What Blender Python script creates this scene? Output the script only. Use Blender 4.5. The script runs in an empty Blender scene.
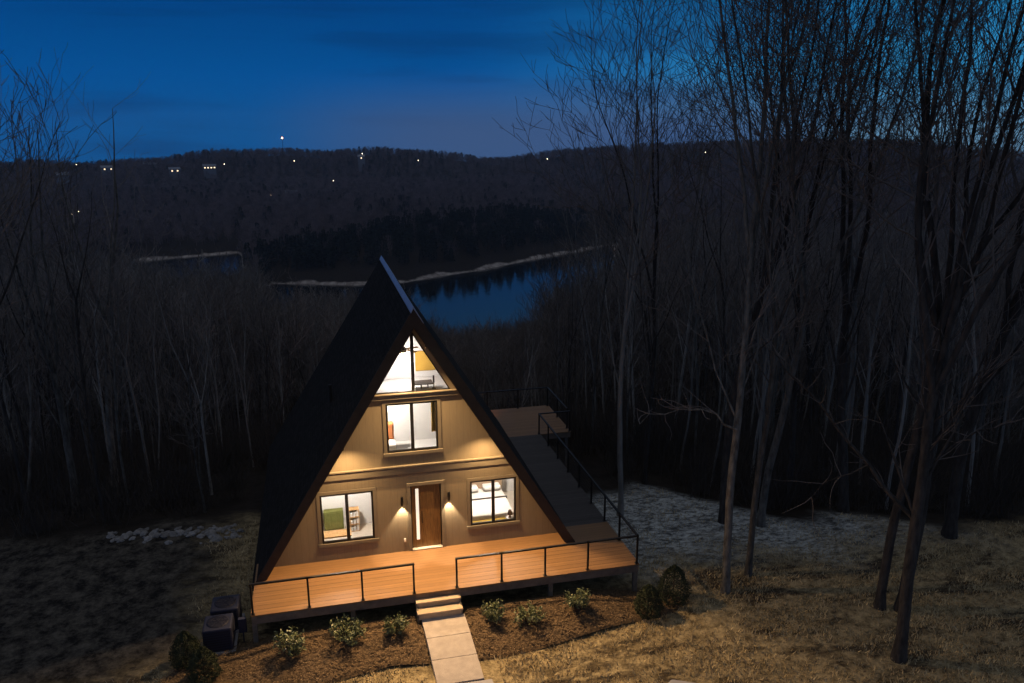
import bpy, bmesh, math, random
import numpy as np
from mathutils import Vector, Matrix, noise as mnoise
R = math.radians
scene = bpy.context.scene
COL = scene.collection
random.seed(7); RNG = np.random.default_rng(7)

# ------------------------------------------------------------------ camera frame
CAM = Vector((-2.206, -21.797, 12.132)); YAW, PITCH, ROLL, FPX = .237, .257, .004, 806.6

# ------------------------------------------------------------------ object helpers
def tag(o, label=None, cat=None, group=None, kind=None):
    if label: o['label'] = label
    if cat: o['category'] = cat
    if group: o['group'] = group
    if kind: o['kind'] = kind
    return o

def empty(name, loc=(0, 0, 0), rz=0.0):
    o = bpy.data.objects.new(name, None); COL.objects.link(o)
    o.empty_display_size = .2
    o.location = loc; o.rotation_euler = (0, 0, rz)
    return o

def link_mesh(name, me, parent=None, loc=None):
    o = bpy.data.objects.new(name, me); COL.objects.link(o)
    if parent is not None: o.parent = parent
    if loc is not None: o.location = loc
    return o

def copy_tree(o, parent=None):
    c = o.copy(); COL.objects.link(c); c.parent = parent
    for ch in list(o.children): copy_tree(ch, c)
    return c

class MB:
    """collects boxes, tubes and lathes, then links them as one mesh"""
    def __init__(s): s.v = []; s.f = []; s.sm = []
    def add(s, vs, fs, smooth=False):
        n = len(s.v); s.v += [tuple(v) for v in vs]
        s.f += [tuple(i + n for i in f) for f in fs]; s.sm += [smooth] * len(fs)
        return s
    def box(s, x0, x1, y0, y1, z0, z1, M=None):
        vs = [Vector((x, y, z)) for z in (z0, z1) for y in (y0, y1) for x in (x0, x1)]
        if M is not None: vs = [M @ v for v in vs]
        return s.add(vs, [(0, 2, 3, 1), (4, 5, 7, 6), (0, 1, 5, 4), (2, 6, 7, 3), (0, 4, 6, 2), (1, 3, 7, 5)])
    def tube(s, a, b, r, r2=None, k=10, cap=True, smooth=True):
        a = Vector(a); b = Vector(b); r2 = r if r2 is None else r2
        d = (b - a).normalized(); u = d.orthogonal().normalized(); w = d.cross(u)
        vs = []
        for p, q in ((a, r), (b, r2)):
            for i in range(k):
                t = 2 * math.pi * i / k; vs.append(p + u * math.cos(t) * q + w * math.sin(t) * q)
        s.add(vs, [(i, (i + 1) % k, k + (i + 1) % k, k + i) for i in range(k)], smooth)
        if cap: s.add(vs, [tuple(range(k - 1, -1, -1)), tuple(range(k, 2 * k))])
        return s
    def lathe(s, prof, c=(0, 0, 0), k=16, smooth=True):
        vs = [(c[0] + r * math.cos(2 * math.pi * i / k), c[1] + r * math.sin(2 * math.pi * i / k), c[2] + z) for r, z in prof for i in range(k)]
        fs = [(j * k + i, j * k + (i + 1) % k, (j + 1) * k + (i + 1) % k, (j + 1) * k + i) for j in range(len(prof) - 1) for i in range(k)]
        s.add(vs, fs, smooth)
        n = (len(prof) - 1) * k
        s.add(vs, [tuple(range(k - 1, -1, -1)), tuple(range(n, n + k))])
        return s
    def prism(s, poly, y0, y1):
        """polygon in xz extruded along y"""
        n = len(poly); vs = [(x, y0, z) for x, z in poly] + [(x, y1, z) for x, z in poly]
        return s.add(vs, [tuple(range(n)), tuple(range(2 * n - 1, n - 1, -1))] + [(i, n + i, n + (i + 1) % n, (i + 1) % n) for i in range(n)])
    def build(s, name, mat, parent=None, loc=None, bevel=0):
        me = bpy.data.meshes.new(name); me.from_pydata(s.v, [], s.f)
        me.polygons.foreach_set('use_smooth', s.sm)
        me.materials.append(mat)
        bm = bmesh.new(); bm.from_mesh(me)
        bmesh.ops.recalc_face_normals(bm, faces=bm.faces)
        bm.to_mesh(me); bm.free()
        o = link_mesh(name, me, parent, loc)
        if bevel:
            m = o.modifiers.new('bevel', 'BEVEL'); m.width = bevel; m.segments = 2; m.limit_method = 'ANGLE'
        return o

def np_mesh(name, V, F, mat, smooth=False):
    me = bpy.data.meshes.new(name)
    V = np.asarray(V, np.float32); F = np.asarray(F, np.int32); k = F.shape[1]
    me.vertices.add(len(V)); me.vertices.foreach_set('co', V.ravel())
    me.loops.add(F.size); me.loops.foreach_set('vertex_index', F.ravel())
    me.polygons.add(len(F)); me.polygons.foreach_set('loop_start', np.arange(0, F.size, k, dtype=np.int32))
    me.polygons.foreach_set('use_smooth', np.full(len(F), smooth))
    me.update(calc_edges=True); me.validate()
    if mat: me.materials.append(mat)
    return me

# ------------------------------------------------------------------ materials
def mat(name, col, rough=.8, metal=0, spec=.3, var=.25, scale=6, bump=0, bscale=40, detail=6, col2=None, stretch=None, objvar=0, emit=None, estr=0):
    m = bpy.data.materials.new(name); m.use_nodes = True
    nt = m.node_tree; N = nt.nodes; L = nt.links
    p = N['Principled BSDF']
    p.inputs['Roughness'].default_value = rough; p.inputs['Metallic'].default_value = metal
    p.inputs['Specular IOR Level'].default_value = spec
    tc = N.new('ShaderNodeTexCoord'); mp = N.new('ShaderNodeMapping')
    L.new(tc.outputs['Object'], mp.inputs['Vector'])
    if stretch: mp.inputs['Scale'].default_value = stretch
    n1 = N.new('ShaderNodeTexNoise'); n1.inputs['Scale'].default_value = scale; n1.inputs['Detail'].default_value = detail
    n1.inputs['Roughness'].default_value = .6
    L.new(mp.outputs[0], n1.inputs['Vector'])
    cr = N.new('ShaderNodeValToRGB'); c = Vector(col)
    cr.color_ramp.elements[0].position = .3; cr.color_ramp.elements[1].position = .7
    a = c * (1 - var); b = Vector(col2) if col2 else c * (1 + var)
    cr.color_ramp.elements[0].color = (*a, 1); cr.color_ramp.elements[1].color = (*b, 1)
    L.new(n1.outputs['Fac'], cr.inputs['Fac'])
    out = cr.outputs[0]
    if objvar:
        oi = N.new('ShaderNodeObjectInfo'); mr = N.new('ShaderNodeMapRange')
        mr.inputs['To Min'].default_value = 1 - objvar; mr.inputs['To Max'].default_value = 1 + objvar
        L.new(oi.outputs['Random'], mr.inputs['Value'])
        mx = N.new('ShaderNodeVectorMath'); mx.operation = 'SCALE'
        L.new(out, mx.inputs[0]); L.new(mr.outputs[0], mx.inputs['Scale']); out = mx.outputs[0]
    L.new(out, p.inputs['Base Color'])
    if bump:
        n2 = N.new('ShaderNodeTexNoise'); n2.inputs['Scale'].default_value = bscale; n2.inputs['Detail'].default_value = 5
        L.new(mp.outputs[0], n2.inputs['Vector'])
        bp = N.new('ShaderNodeBump'); bp.inputs['Strength'].default_value = bump; bp.inputs['Distance'].default_value = .06 if 'bark' in name else .02
        L.new(n2.outputs['Fac'], bp.inputs['Height']); L.new(bp.outputs[0], p.inputs['Normal'])
    if emit:
        p.inputs['Emission Color'].default_value = (*emit, 1); p.inputs['Emission Strength'].default_value = estr
    return m

def glass_mat(name, tint=(1, 1, 1)):
    m = bpy.data.materials.new(name); m.use_nodes = True
    nt = m.node_tree; N = nt.nodes; L = nt.links; N.remove(N['Principled BSDF'])
    t = N.new('ShaderNodeBsdfTransparent'); t.inputs[0].default_value = (*tint, 1)
    g = N.new('ShaderNodeBsdfGlossy'); g.inputs['Roughness'].default_value = .02
    f = N.new('ShaderNodeFresnel'); f.inputs['IOR'].default_value = 1.45
    x = N.new('ShaderNodeMixShader'); L.new(f.outputs[0], x.inputs[0]); L.new(t.outputs[0], x.inputs[1]); L.new(g.outputs[0], x.inputs[2])
    L.new(x.outputs[0], N['Material Output'].inputs[0])
    return m

def plank_mat(name, col, width, gap=.04, axis='Y', rough=.55, var=.22, bump=.4, lengthwise=(1, 12, 12), spec=.35, gdark=.35, bvar=.16):
    """boards laid side by side: grooves every `width` metres across `axis`"""
    m = mat(name, col, rough, var=var, scale=3, stretch=lengthwise, spec=spec)
    nt = m.node_tree; N = nt.nodes; L = nt.links; p = N['Principled BSDF']
    tc = N.new('ShaderNodeTexCoord'); sx = N.new('ShaderNodeSeparateXYZ'); L.new(tc.outputs['Object'], sx.inputs[0])
    d = N.new('ShaderNodeMath'); d.operation = 'DIVIDE'; d.inputs[1].default_value = width; L.new(sx.outputs[axis], d.inputs[0])
    fl = N.new('ShaderNodeMath'); fl.operation = 'FLOOR'; L.new(d.outputs[0], fl.inputs[0])
    fr = N.new('ShaderNodeMath'); fr.operation = 'FRACT'; L.new(d.outputs[0], fr.inputs[0])
    wn = N.new('ShaderNodeTexWhiteNoise'); wn.noise_dimensions = '1D'; L.new(fl.outputs[0], wn.inputs['W'])
    mr = N.new('ShaderNodeMapRange'); mr.inputs['To Min'].default_value = 1 - bvar; mr.inputs['To Max'].default_value = 1 + bvar * .9
    L.new(wn.outputs['Value'], mr.inputs['Value'])
    src = p.inputs['Base Color'].links[0].from_socket
    sc = N.new('ShaderNodeVectorMath'); sc.operation = 'SCALE'; L.new(src, sc.inputs[0]); L.new(mr.outputs[0], sc.inputs['Scale'])
    a = N.new('ShaderNodeMath'); a.operation = 'SUBTRACT'; a.inputs[1].default_value = .5; L.new(fr.outputs[0], a.inputs[0])
    b = N.new('ShaderNodeMath'); b.operation = 'ABSOLUTE'; L.new(a.outputs[0], b.inputs[0])
    c = N.new('ShaderNodeMath'); c.operation = 'GREATER_THAN'; c.inputs[1].default_value = .5 - gap; L.new(b.outputs[0], c.inputs[0])
    g = N.new('ShaderNodeMapRange'); g.inputs['To Min'].default_value = 1; g.inputs['To Max'].default_value = gdark; L.new(c.outputs[0], g.inputs['Value'])
    s2 = N.new('ShaderNodeVectorMath'); s2.operation = 'SCALE'; L.new(sc.outputs[0], s2.inputs[0]); L.new(g.outputs[0], s2.inputs['Scale'])
    L.new(s2.outputs[0], p.inputs['Base Color'])
    bp = N.new('ShaderNodeBump'); bp.inputs['Strength'].default_value = bump; bp.inputs['Distance'].default_value = .01
    L.new(g.outputs[0], bp.inputs['Height']); L.new(bp.outputs[0], p.inputs['Normal'])
    return m

M = {}
HAZE = .00012
M['siding'] = plank_mat('siding', (.24, .197, .13), .2, gap=.022, axis='X', rough=.7, var=.06, bvar=.02, bump=.12, lengthwise=(6, 6, 1), gdark=.84)
M['trim'] = mat('trim', (.20, .17, .12), .6, var=.08, scale=3, bump=.05)
M['soffit'] = plank_mat('soffit', (.10, .062, .034), .14, axis='Z', rough=.7, var=.15)
M['shingle'] = None
M['fascia'] = mat('fascia', (.02, .019, .018), .7, var=.2)
M['rake'] = mat('rake_wood', (.04, .028, .02), .7, var=.2, scale=4, stretch=(1, 1, 1))
M['ridge'] = mat('ridge_metal', (.5, .52, .62), .5, metal=.85, var=.1, scale=2)
M['deck'] = plank_mat('deck_boards', (.26, .142, .06), .14, axis='Y', rough=.55, var=.12, bvar=.10, gdark=.6, lengthwise=(1, 10, 10))
M['deck_side'] = mat('deck_fascia', (.17, .13, .1), .75, var=.3, scale=4, bump=.2)
M['post'] = mat('post_wood', (.16, .135, .11), .8, var=.3, scale=6, bump=.3)
M['black'] = mat('black_metal', (.012, .012, .013), .4, metal=.3, var=.1)
M['frame'] = mat('black_window_frame', (.012, .011, .01), .45, var=.1)
M['glass'] = glass_mat('window_glass')
M['door'] = mat('door_wood', (.18, .10, .036), .45, var=.45, scale=3, stretch=(14, 14, 1), bump=.1)
M['frost'] = mat('glowing_frosted_glass', (.85, .85, .82), .6, var=.02, emit=(1, .86, .66), estr=.9)  # emission stands in for hall light showing through the door strip
M['threshold'] = mat('threshold_metal', (.75, .72, .66), .35, metal=.3, var=.05)
M['white'] = mat('white_paint', (.8, .79, .78), .8, var=.02)
M['pale_floor'] = mat('pale_floor', (.62, .56, .48), .6, var=.1, stretch=(1, 8, 1))
M['found'] = mat('foundation_block', (.16, .15, .14), .9, var=.2, bump=.3)
M['concrete'] = mat('path_concrete', (.42, .37, .33), .85, var=.14, scale=5, bump=.3, bscale=60)
M['concrete2'] = mat('pad_concrete', (.36, .35, .37), .85, var=.14, scale=3, bump=.3, bscale=60)
M['step'] = mat('step_wood', (.46, .36, .25), .7, var=.15, scale=5, bump=.15)
M['mulch'] = mat('mulch', (.055, .036, .02), .95, var=.6, scale=9, detail=10, bump=1, bscale=30, col2=(.15, .10, .055))
M['chip'] = mat('mulch_chips', (.13, .088, .05), .9, var=.5, scale=9, objvar=.3)
M['grassblade'] = mat('dry_grass_blades', (.50, .40, .23), .8, var=.45, scale=1.3)
M['leaf'] = mat('shrub_leaf', (.13, .15, .065), .45, var=.45, scale=12, spec=.5)
M['leafdark'] = mat('conifer_needles', (.035, .045, .02), .7, var=.4, scale=8)
M['twig'] = mat('shrub_stem', (.07, .05, .035), .9, var=.3)
M['rock'] = mat('pale_rock', (.25, .245, .24), .9, var=.35, scale=3, bump=.7, bscale=9, objvar=.3)
M['acbody'] = mat('heat_pump_casing', (.03, .034, .062), .5, metal=.2, var=.1)
M['acdark'] = mat('heat_pump_grille', (.015, .016, .03), .6, var=.1)
M['bark1'] = mat('bark_grey', (.12, .11, .095), .95, var=.65, scale=8, bump=.7, bscale=12, stretch=(1, 1, .3), objvar=.3)
M['bark2'] = mat('bark_pale', (.25, .235, .21), .95, var=.35, scale=3, bump=.5, bscale=10, stretch=(1, 1, .4), objvar=.35)
M['bark3'] = mat('bark_dark', (.05, .043, .038), .95, var=.6, scale=8, bump=.8, bscale=12, stretch=(1, 1, .3), objvar=.2)
M['twigs'] = mat('twigs', (.175, .15, .135), .95, var=.3, scale=2, objvar=.35)
M['brush'] = mat('brush_stems', (.06, .05, .042), .95, var=.4, scale=2)
M['fartwigs'] = mat('far_twigs', (.185, .14, .14), .95, var=.35, scale=.15, objvar=.45)
M['evergreen'] = mat('far_evergreen', (.016, .022, .018), .9, var=.35, scale=.4, objvar=.4)
M['bulb'] = mat('lamp_lens', (1, .9, .8), .5, var=0, emit=(1, .8, .55), estr=14)

def shingle():
    m = mat('roof_shingles', (.022, .021, .020), .95, var=.35, scale=9, spec=.1)
    nt = m.node_tree; N = nt.nodes; L = nt.links; p = N['Principled BSDF']
    tc = N.new('ShaderNodeTexCoord'); mp = N.new('ShaderNodeMapping'); mp.inputs['Rotation'].default_value = (0, 0, 0)
    sx = N.new('ShaderNodeSeparateXYZ'); cb = N.new('ShaderNodeCombineXYZ')
    L.new(tc.outputs['Object'], sx.inputs[0]); L.new(sx.outputs['Y'], cb.inputs['X']); L.new(sx.outputs['Z'], cb.inputs['Y'])
    b = N.new('ShaderNodeTexBrick'); b.inputs['Scale'].default_value = 1; b.inputs['Brick Width'].default_value = .3; b.inputs['Row Height'].default_value = .12
    b.inputs['Mortar Size'].default_value = .006; b.inputs['Color1'].default_value = (1, 1, 1, 1); b.inputs['Color2'].default_value = (.55, .55, .55, 1); b.inputs['Mortar'].default_value = (.1, .1, .1, 1)
    L.new(cb.outputs[0], b.inputs['Vector'])
    src = p.inputs['Base Color'].links[0].from_socket
    mx = N.new('ShaderNodeMix'); mx.data_type = 'RGBA'; mx.blend_type = 'MULTIPLY'; mx.inputs[0].default_value = 1
    L.new(src, mx.inputs[6]); L.new(b.outputs['Color'], mx.inputs[7]); L.new(mx.outputs[2], p.inputs['Base Color'])
    bp = N.new('ShaderNodeBump'); bp.inputs['Strength'].default_value = .5; bp.inputs['Distance'].default_value = .01
    L.new(b.outputs['Color'], bp.inputs['Height']); L.new(bp.outputs[0], p.inputs['Normal'])
    return m
M['shingle'] = shingle()

def ground_mat():
    m = bpy.data.materials.new('ground_cover'); m.use_nodes = True
    nt = m.node_tree; N = nt.nodes; L = nt.links; p = N['Principled BSDF']
    p.inputs['Roughness'].default_value = .95; p.inputs['Specular IOR Level'].default_value = .1
    tc = N.new('ShaderNodeTexCoord'); P = tc.outputs['Object']
    def nz(scale, detail=6, rough=.6, st=None):
        n = N.new('ShaderNodeTexNoise'); n.inputs['Scale'].default_value = scale; n.inputs['Detail'].default_value = detail; n.inputs['Roughness'].default_value = rough
        if st:
            mp = N.new('ShaderNodeMapping'); mp.inputs['Scale'].default_value = st; mp.inputs['Rotation'].default_value = (0, 0, .5); L.new(P, mp.inputs['Vector']); L.new(mp.outputs[0], n.inputs['Vector'])
        else: L.new(P, n.inputs['Vector'])
        return n.outputs['Fac']
    def ramp(src, a, b, pa=.35, pb=.65):
        r = N.new('ShaderNodeValToRGB'); r.color_ramp.elements[0].position = pa; r.color_ramp.elements[1].position = pb
        r.color_ramp.elements[0].color = (*a, 1); r.color_ramp.elements[1].color = (*b, 1); L.new(src, r.inputs['Fac']); return r.outputs[0]
    def mix(f, a, b):
        x = N.new('ShaderNodeMix'); x.data_type = 'RGBA'; L.new(f, x.inputs[0]); L.new(a, x.inputs[6]); L.new(b, x.inputs[7]); return x.outputs[2]
    grass = ramp(nz(3.2, 10, .78), (.08, .06, .032), (.46, .37, .21), .36, .62)
    bare = ramp(nz(5, 8, .8, (1, 2.4, 1)), (.02, .016, .012), (.12, .09, .055), .4, .64)
    patch = ramp(nz(.55, 9, .75, (1, 2.2, 1)), (0, 0, 0), (1, 1, 1), .50, .60)
    lawn = mix(patch, grass, bare)
    frost = ramp(nz(3.4, 10, .8, (1, 1.8, 1)), (.08, .085, .085), (.62, .66, .64), .42, .6)
    at = N.new('ShaderNodeAttribute'); at.attribute_name = 'zone'
    sx = N.new('ShaderNodeSeparateColor'); L.new(at.outputs['Color'], sx.inputs[0])
    # red: frosty lawn, green: forest floor, blue: dirt on the left
    lawn2 = mix(sx.outputs[0], lawn, frost)
    dirt = ramp(nz(2.2, 10, .8), (.014, .013, .012), (.15, .135, .11), .42, .68)
    lawn3 = mix(sx.outputs[2], lawn2, dirt)
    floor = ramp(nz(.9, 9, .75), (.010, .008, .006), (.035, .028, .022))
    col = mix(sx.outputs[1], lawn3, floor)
    # pale exposed bank by the lake: decided by height
    sp = N.new('ShaderNodeSeparateXYZ'); L.new(P, sp.inputs[0])
    ad = N.new('ShaderNodeMath'); ad.operation = 'MULTIPLY_ADD'; L.new(nz(.05, 5), ad.inputs[0]); ad.inputs[1].default_value = 4.5; L.new(sp.outputs['Z'], ad.inputs[2])
    mr = N.new('ShaderNodeMapRange'); mr.inputs['From Min'].default_value = -66.9; mr.inputs['From Max'].default_value = -66.2; mr.inputs['To Min'].default_value = 1; mr.inputs['To Max'].default_value = 0
    L.new(ad.outputs[0], mr.inputs['Value'])
    bank = ramp(nz(.25, 6), (.20, .17, .15), (.46, .42, .38))
    col = mix(mr.outputs[0], col, bank)
    L.new(col, p.inputs['Base Color'])
    b1 = N.new('ShaderNodeBump'); b1.inputs['Strength'].default_value = .9; b1.inputs['Distance'].default_value = .06
    L.new(nz(7, 8, .7), b1.inputs['Height']); L.new(b1.outputs[0], p.inputs['Normal'])
    return m
M['ground'] = ground_mat()

def water_mat():
    m = bpy.data.materials.new('lake_water'); m.use_nodes = True
    nt = m.node_tree; N = nt.nodes; L = nt.links; p = N['Principled BSDF']
    p.inputs['Base Color'].default_value = (.004, .007, .01, 1); p.inputs['Roughness'].default_value = .06; p.inputs['IOR'].default_value = 1.33
    p.inputs['Specular IOR Level'].default_value = 1.0
    tc = N.new('ShaderNodeTexCoord'); n = N.new('ShaderNodeTexNoise'); n.inputs['Scale'].default_value = .35; n.inputs['Detail'].default_value = 4
    L.new(tc.outputs['Object'], n.inputs['Vector'])
    b = N.new('ShaderNodeBump'); b.inputs['Strength'].default_value = .25; b.inputs['Distance'].default_value = .25
    L.new(n.outputs['Fac'], b.inputs['Height']); L.new(b.outputs[0], p.inputs['Normal'])
    return m
M['water'] = water_mat()

# ------------------------------------------------------------------ terrain
TAN0 = math.tan(PITCH)
def slope_at(v):                       # z change per metre for a sight line at picture row v (centre column)
    return math.tan(math.atan((341.5 - v) / FPX) - PITCH)
UK = np.array([-300, 0, 64, 150, 252, 262, 281, 300, 351, 404, 480, 520, 580, 640, 700, 800, 900, 1000, 1300], float)
DE = np.interp(UK, [-300, 0, 120, 250, 400, 560, 640, 760, 870, 1000, 1300], [31, 29, 28, 27.5, 27, 27, 28.5, 27, 28, 29.5, 34])
DN = np.interp(UK, [0, 250, 281, 420, 580, 640, 700], [440, 400, 350, 300, 330, 420, 500])
DF = np.interp(UK, [-300, 0, 64, 252, 262, 281, 351, 404, 480, 580, 640], [540, 555, 560, 585, 456, 452, 438, 442, 476, 553, 640])
LAKE = np.interp(UK, [-300, 600, 660, 1300], [-75, -75, -62, -55])
V_MID = np.interp(UK, [-300, 0, 100, 252, 262, 300, 330, 400, 480, 560, 640, 720, 1000], [215, 212, 205, 200, 255, 236, 226, 212, 208, 214, 205, 200, 200])
D_MID = np.interp(UK, [-300, 252, 262, 404, 580, 1300], [800, 800, 500, 570, 690, 720])
V_MID2 = np.interp(UK, [-300, 0, 250, 330, 400, 500, 640, 800], [180, 178, 188, 196, 184, 192, 180, 180])
V_FAR = np.interp(UK, [-300, 0, 100, 200, 290, 330, 400, 450, 490, 530, 600, 700, 800, 900, 1000, 1300], [158, 157, 157, 152, 148, 147, 150, 156, 158, 154, 148, 144, 139, 141, 150, 150])
def h_ground(x, y):
    x = np.asarray(x, float); y = np.asarray(y, float)
    dx = x - CAM.x; dy = y - CAM.y; D = np.hypot(dx, dy)
    az = np.arctan2(dx, dy) - YAW; az = (az + np.pi) % (2 * np.pi) - np.pi
    back = np.clip((np.abs(az) - 1.0) / .5, 0, 1)
    u = 512 + FPX * np.tan(np.clip(az, -.75, .75))
    I = lambda a: np.interp(u, UK, a)
    de, dn, df, lk = I(DE), I(DN), I(DF), I(LAKE)
    S = lambda v: np.tan(np.arctan((341.5 - v) / FPX) - PITCH)
    dm = I(D_MID); zm = 12.1 + dm * S(I(V_MID)) - 11
    dm2 = 960.; zm2 = 12.1 + dm2 * S(I(V_MID2)) - 12
    dfar = 1350.; zfar = 12.1 + dfar * S(I(V_FAR)) - 9
    zm = np.maximum(zm, -65)
    Dk = [0 * D, de, de + 10, de + 40, dn - 40, dn + 8, dn + 30, df - 8, df + 14, df + 40, dm, dm + 70, 0 * D + dm2, 0 * D + 1120, 0 * D + dfar, 0 * D + 1500, 0 * D + 1800]
    b1 = np.where(lk < -70, -70.2, lk); blf = np.interp(u, [240, 285], [14, 6])
    Zk = [0 * D - 1, 0 * D - 1, 0 * D - 3.2, 0 * D - 14.5, b1 + blf, b1 - .2, lk, lk, np.where(lk < -70, -66.8, lk), (b1 + zm) / 2 + 2, zm, zm - 8, zm2, zm2 - 6, zfar, zfar - 25, 0 * D - 80]
    z = Zk[0].copy()
    for i in range(1, len(Dk)):
        d0, d1 = Dk[i - 1], np.maximum(Dk[i], Dk[i - 1] + 1)
        t = np.clip((D - d0) / (d1 - d0), 0, 1)
        if i in (11, 12, 13, 14, 15): t = t * t * (3 - 2 * t)
        z = np.where(D > d0, Zk[i - 1] + (Zk[i] - Zk[i - 1]) * t, z)
    w = np.clip((D - 30) / 60, 0, 1) * np.clip(np.abs(z + 70) / 6, 0, 1)
    und = (np.sin(x * .021 + 1.3) * np.cos(y * .017 - .4) + .5 * np.sin(x * .05 + y * .031)) * 1.6
    z = z + und * w * np.where(D > 600, 2.0, 1)
    z = np.where((D > df + 20) & (lk < -70), np.maximum(z, -65.5 + (und + 2.5) * np.clip((D - df - 20) / 60, 0, 1)), z)
    z = np.where((u > 243) & (u < 266) & (D > 452) & (D < 640), np.maximum(z, -65.0), z)
    z = z * (1 - back) + back * -1.0
    return z

def zone_colors(x, y):
    D = np.hypot(x - CAM.x, y - CAM.y)
    dx = x - CAM.x; dy = y - CAM.y
    az = np.clip((np.arctan2(dx, dy) - YAW + np.pi) % (2 * np.pi) - np.pi, -.75, .75)
    u = 512 + FPX * np.tan(az)
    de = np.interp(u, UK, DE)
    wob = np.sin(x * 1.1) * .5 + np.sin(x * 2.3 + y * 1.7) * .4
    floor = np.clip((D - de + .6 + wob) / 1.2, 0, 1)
    frost = np.clip((y - (-1.2 - .09 * x) + wob * .8) / 2.4, 0, 1) * np.clip((x - 4) / 2, 0, 1) * np.clip((20 - x) / 5, 0, 1)
    dirt = np.clip((-5.2 - x + wob * .5) / 1.5, 0, 1) * np.clip((y + 3.4 + wob * .4) / 1.2, 0, 1)
    dirt = np.maximum(dirt, np.clip((x - 12) / 5, 0, 1) * np.clip((y + 3) / 3, 0, 1) * .2)
    return frost, floor, dirt

def build_ground():
    na = 900
    ds = np.concatenate([np.linspace(0, 8, 5)[1:], np.linspace(9, 60, 103), np.geomspace(62, 1800, 230)])
    # finer angular steps where the view looks
    a = np.linspace(-np.pi, np.pi, na, endpoint=False)
    A, Dm = np.meshgrid(a, ds)
    x = CAM.x + np.sin(A + YAW) * Dm; y = CAM.y + np.cos(A + YAW) * Dm
    z = h_ground(x, y)
    V = np.stack([x, y, z], -1).reshape(-1, 3)
    nr = len(ds)
    i, j = np.meshgrid(np.arange(nr - 1), np.arange(na), indexing='ij')
    F = np.stack([i * na + j, i * na + (j + 1) % na, (i + 1) * na + (j + 1) % na, (i + 1) * na + j], -1).reshape(-1, 4)[:, ::-1]
    c = len(V); V = np.vstack([V, [[CAM.x, CAM.y, -1]]])
    # centre cap: quads degenerate to triangles avoided by a fan of quads
    fan = np.array([[c, (k) % na, (k + 1) % na, (k + 2) % na] for k in range(0, na, 2)])
    F = np.vstack([F, fan[:, [0, 3, 2, 1]]])
    me = np_mesh('ground', V, F, M['ground'], smooth=True)
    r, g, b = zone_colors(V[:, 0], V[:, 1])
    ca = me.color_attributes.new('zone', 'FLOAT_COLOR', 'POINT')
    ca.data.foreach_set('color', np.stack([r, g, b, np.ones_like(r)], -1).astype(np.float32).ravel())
    tag(link_mesh('ground', me), kind='structure')
build_ground()
mb = MB()
mb.add([(-900, 150, -70), (900, 150, -70), (900, 1000, -70), (-900, 1000, -70)], [(0, 1, 2, 3)])
tag(mb.build('lake_water', M['water']), kind='structure')

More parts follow.
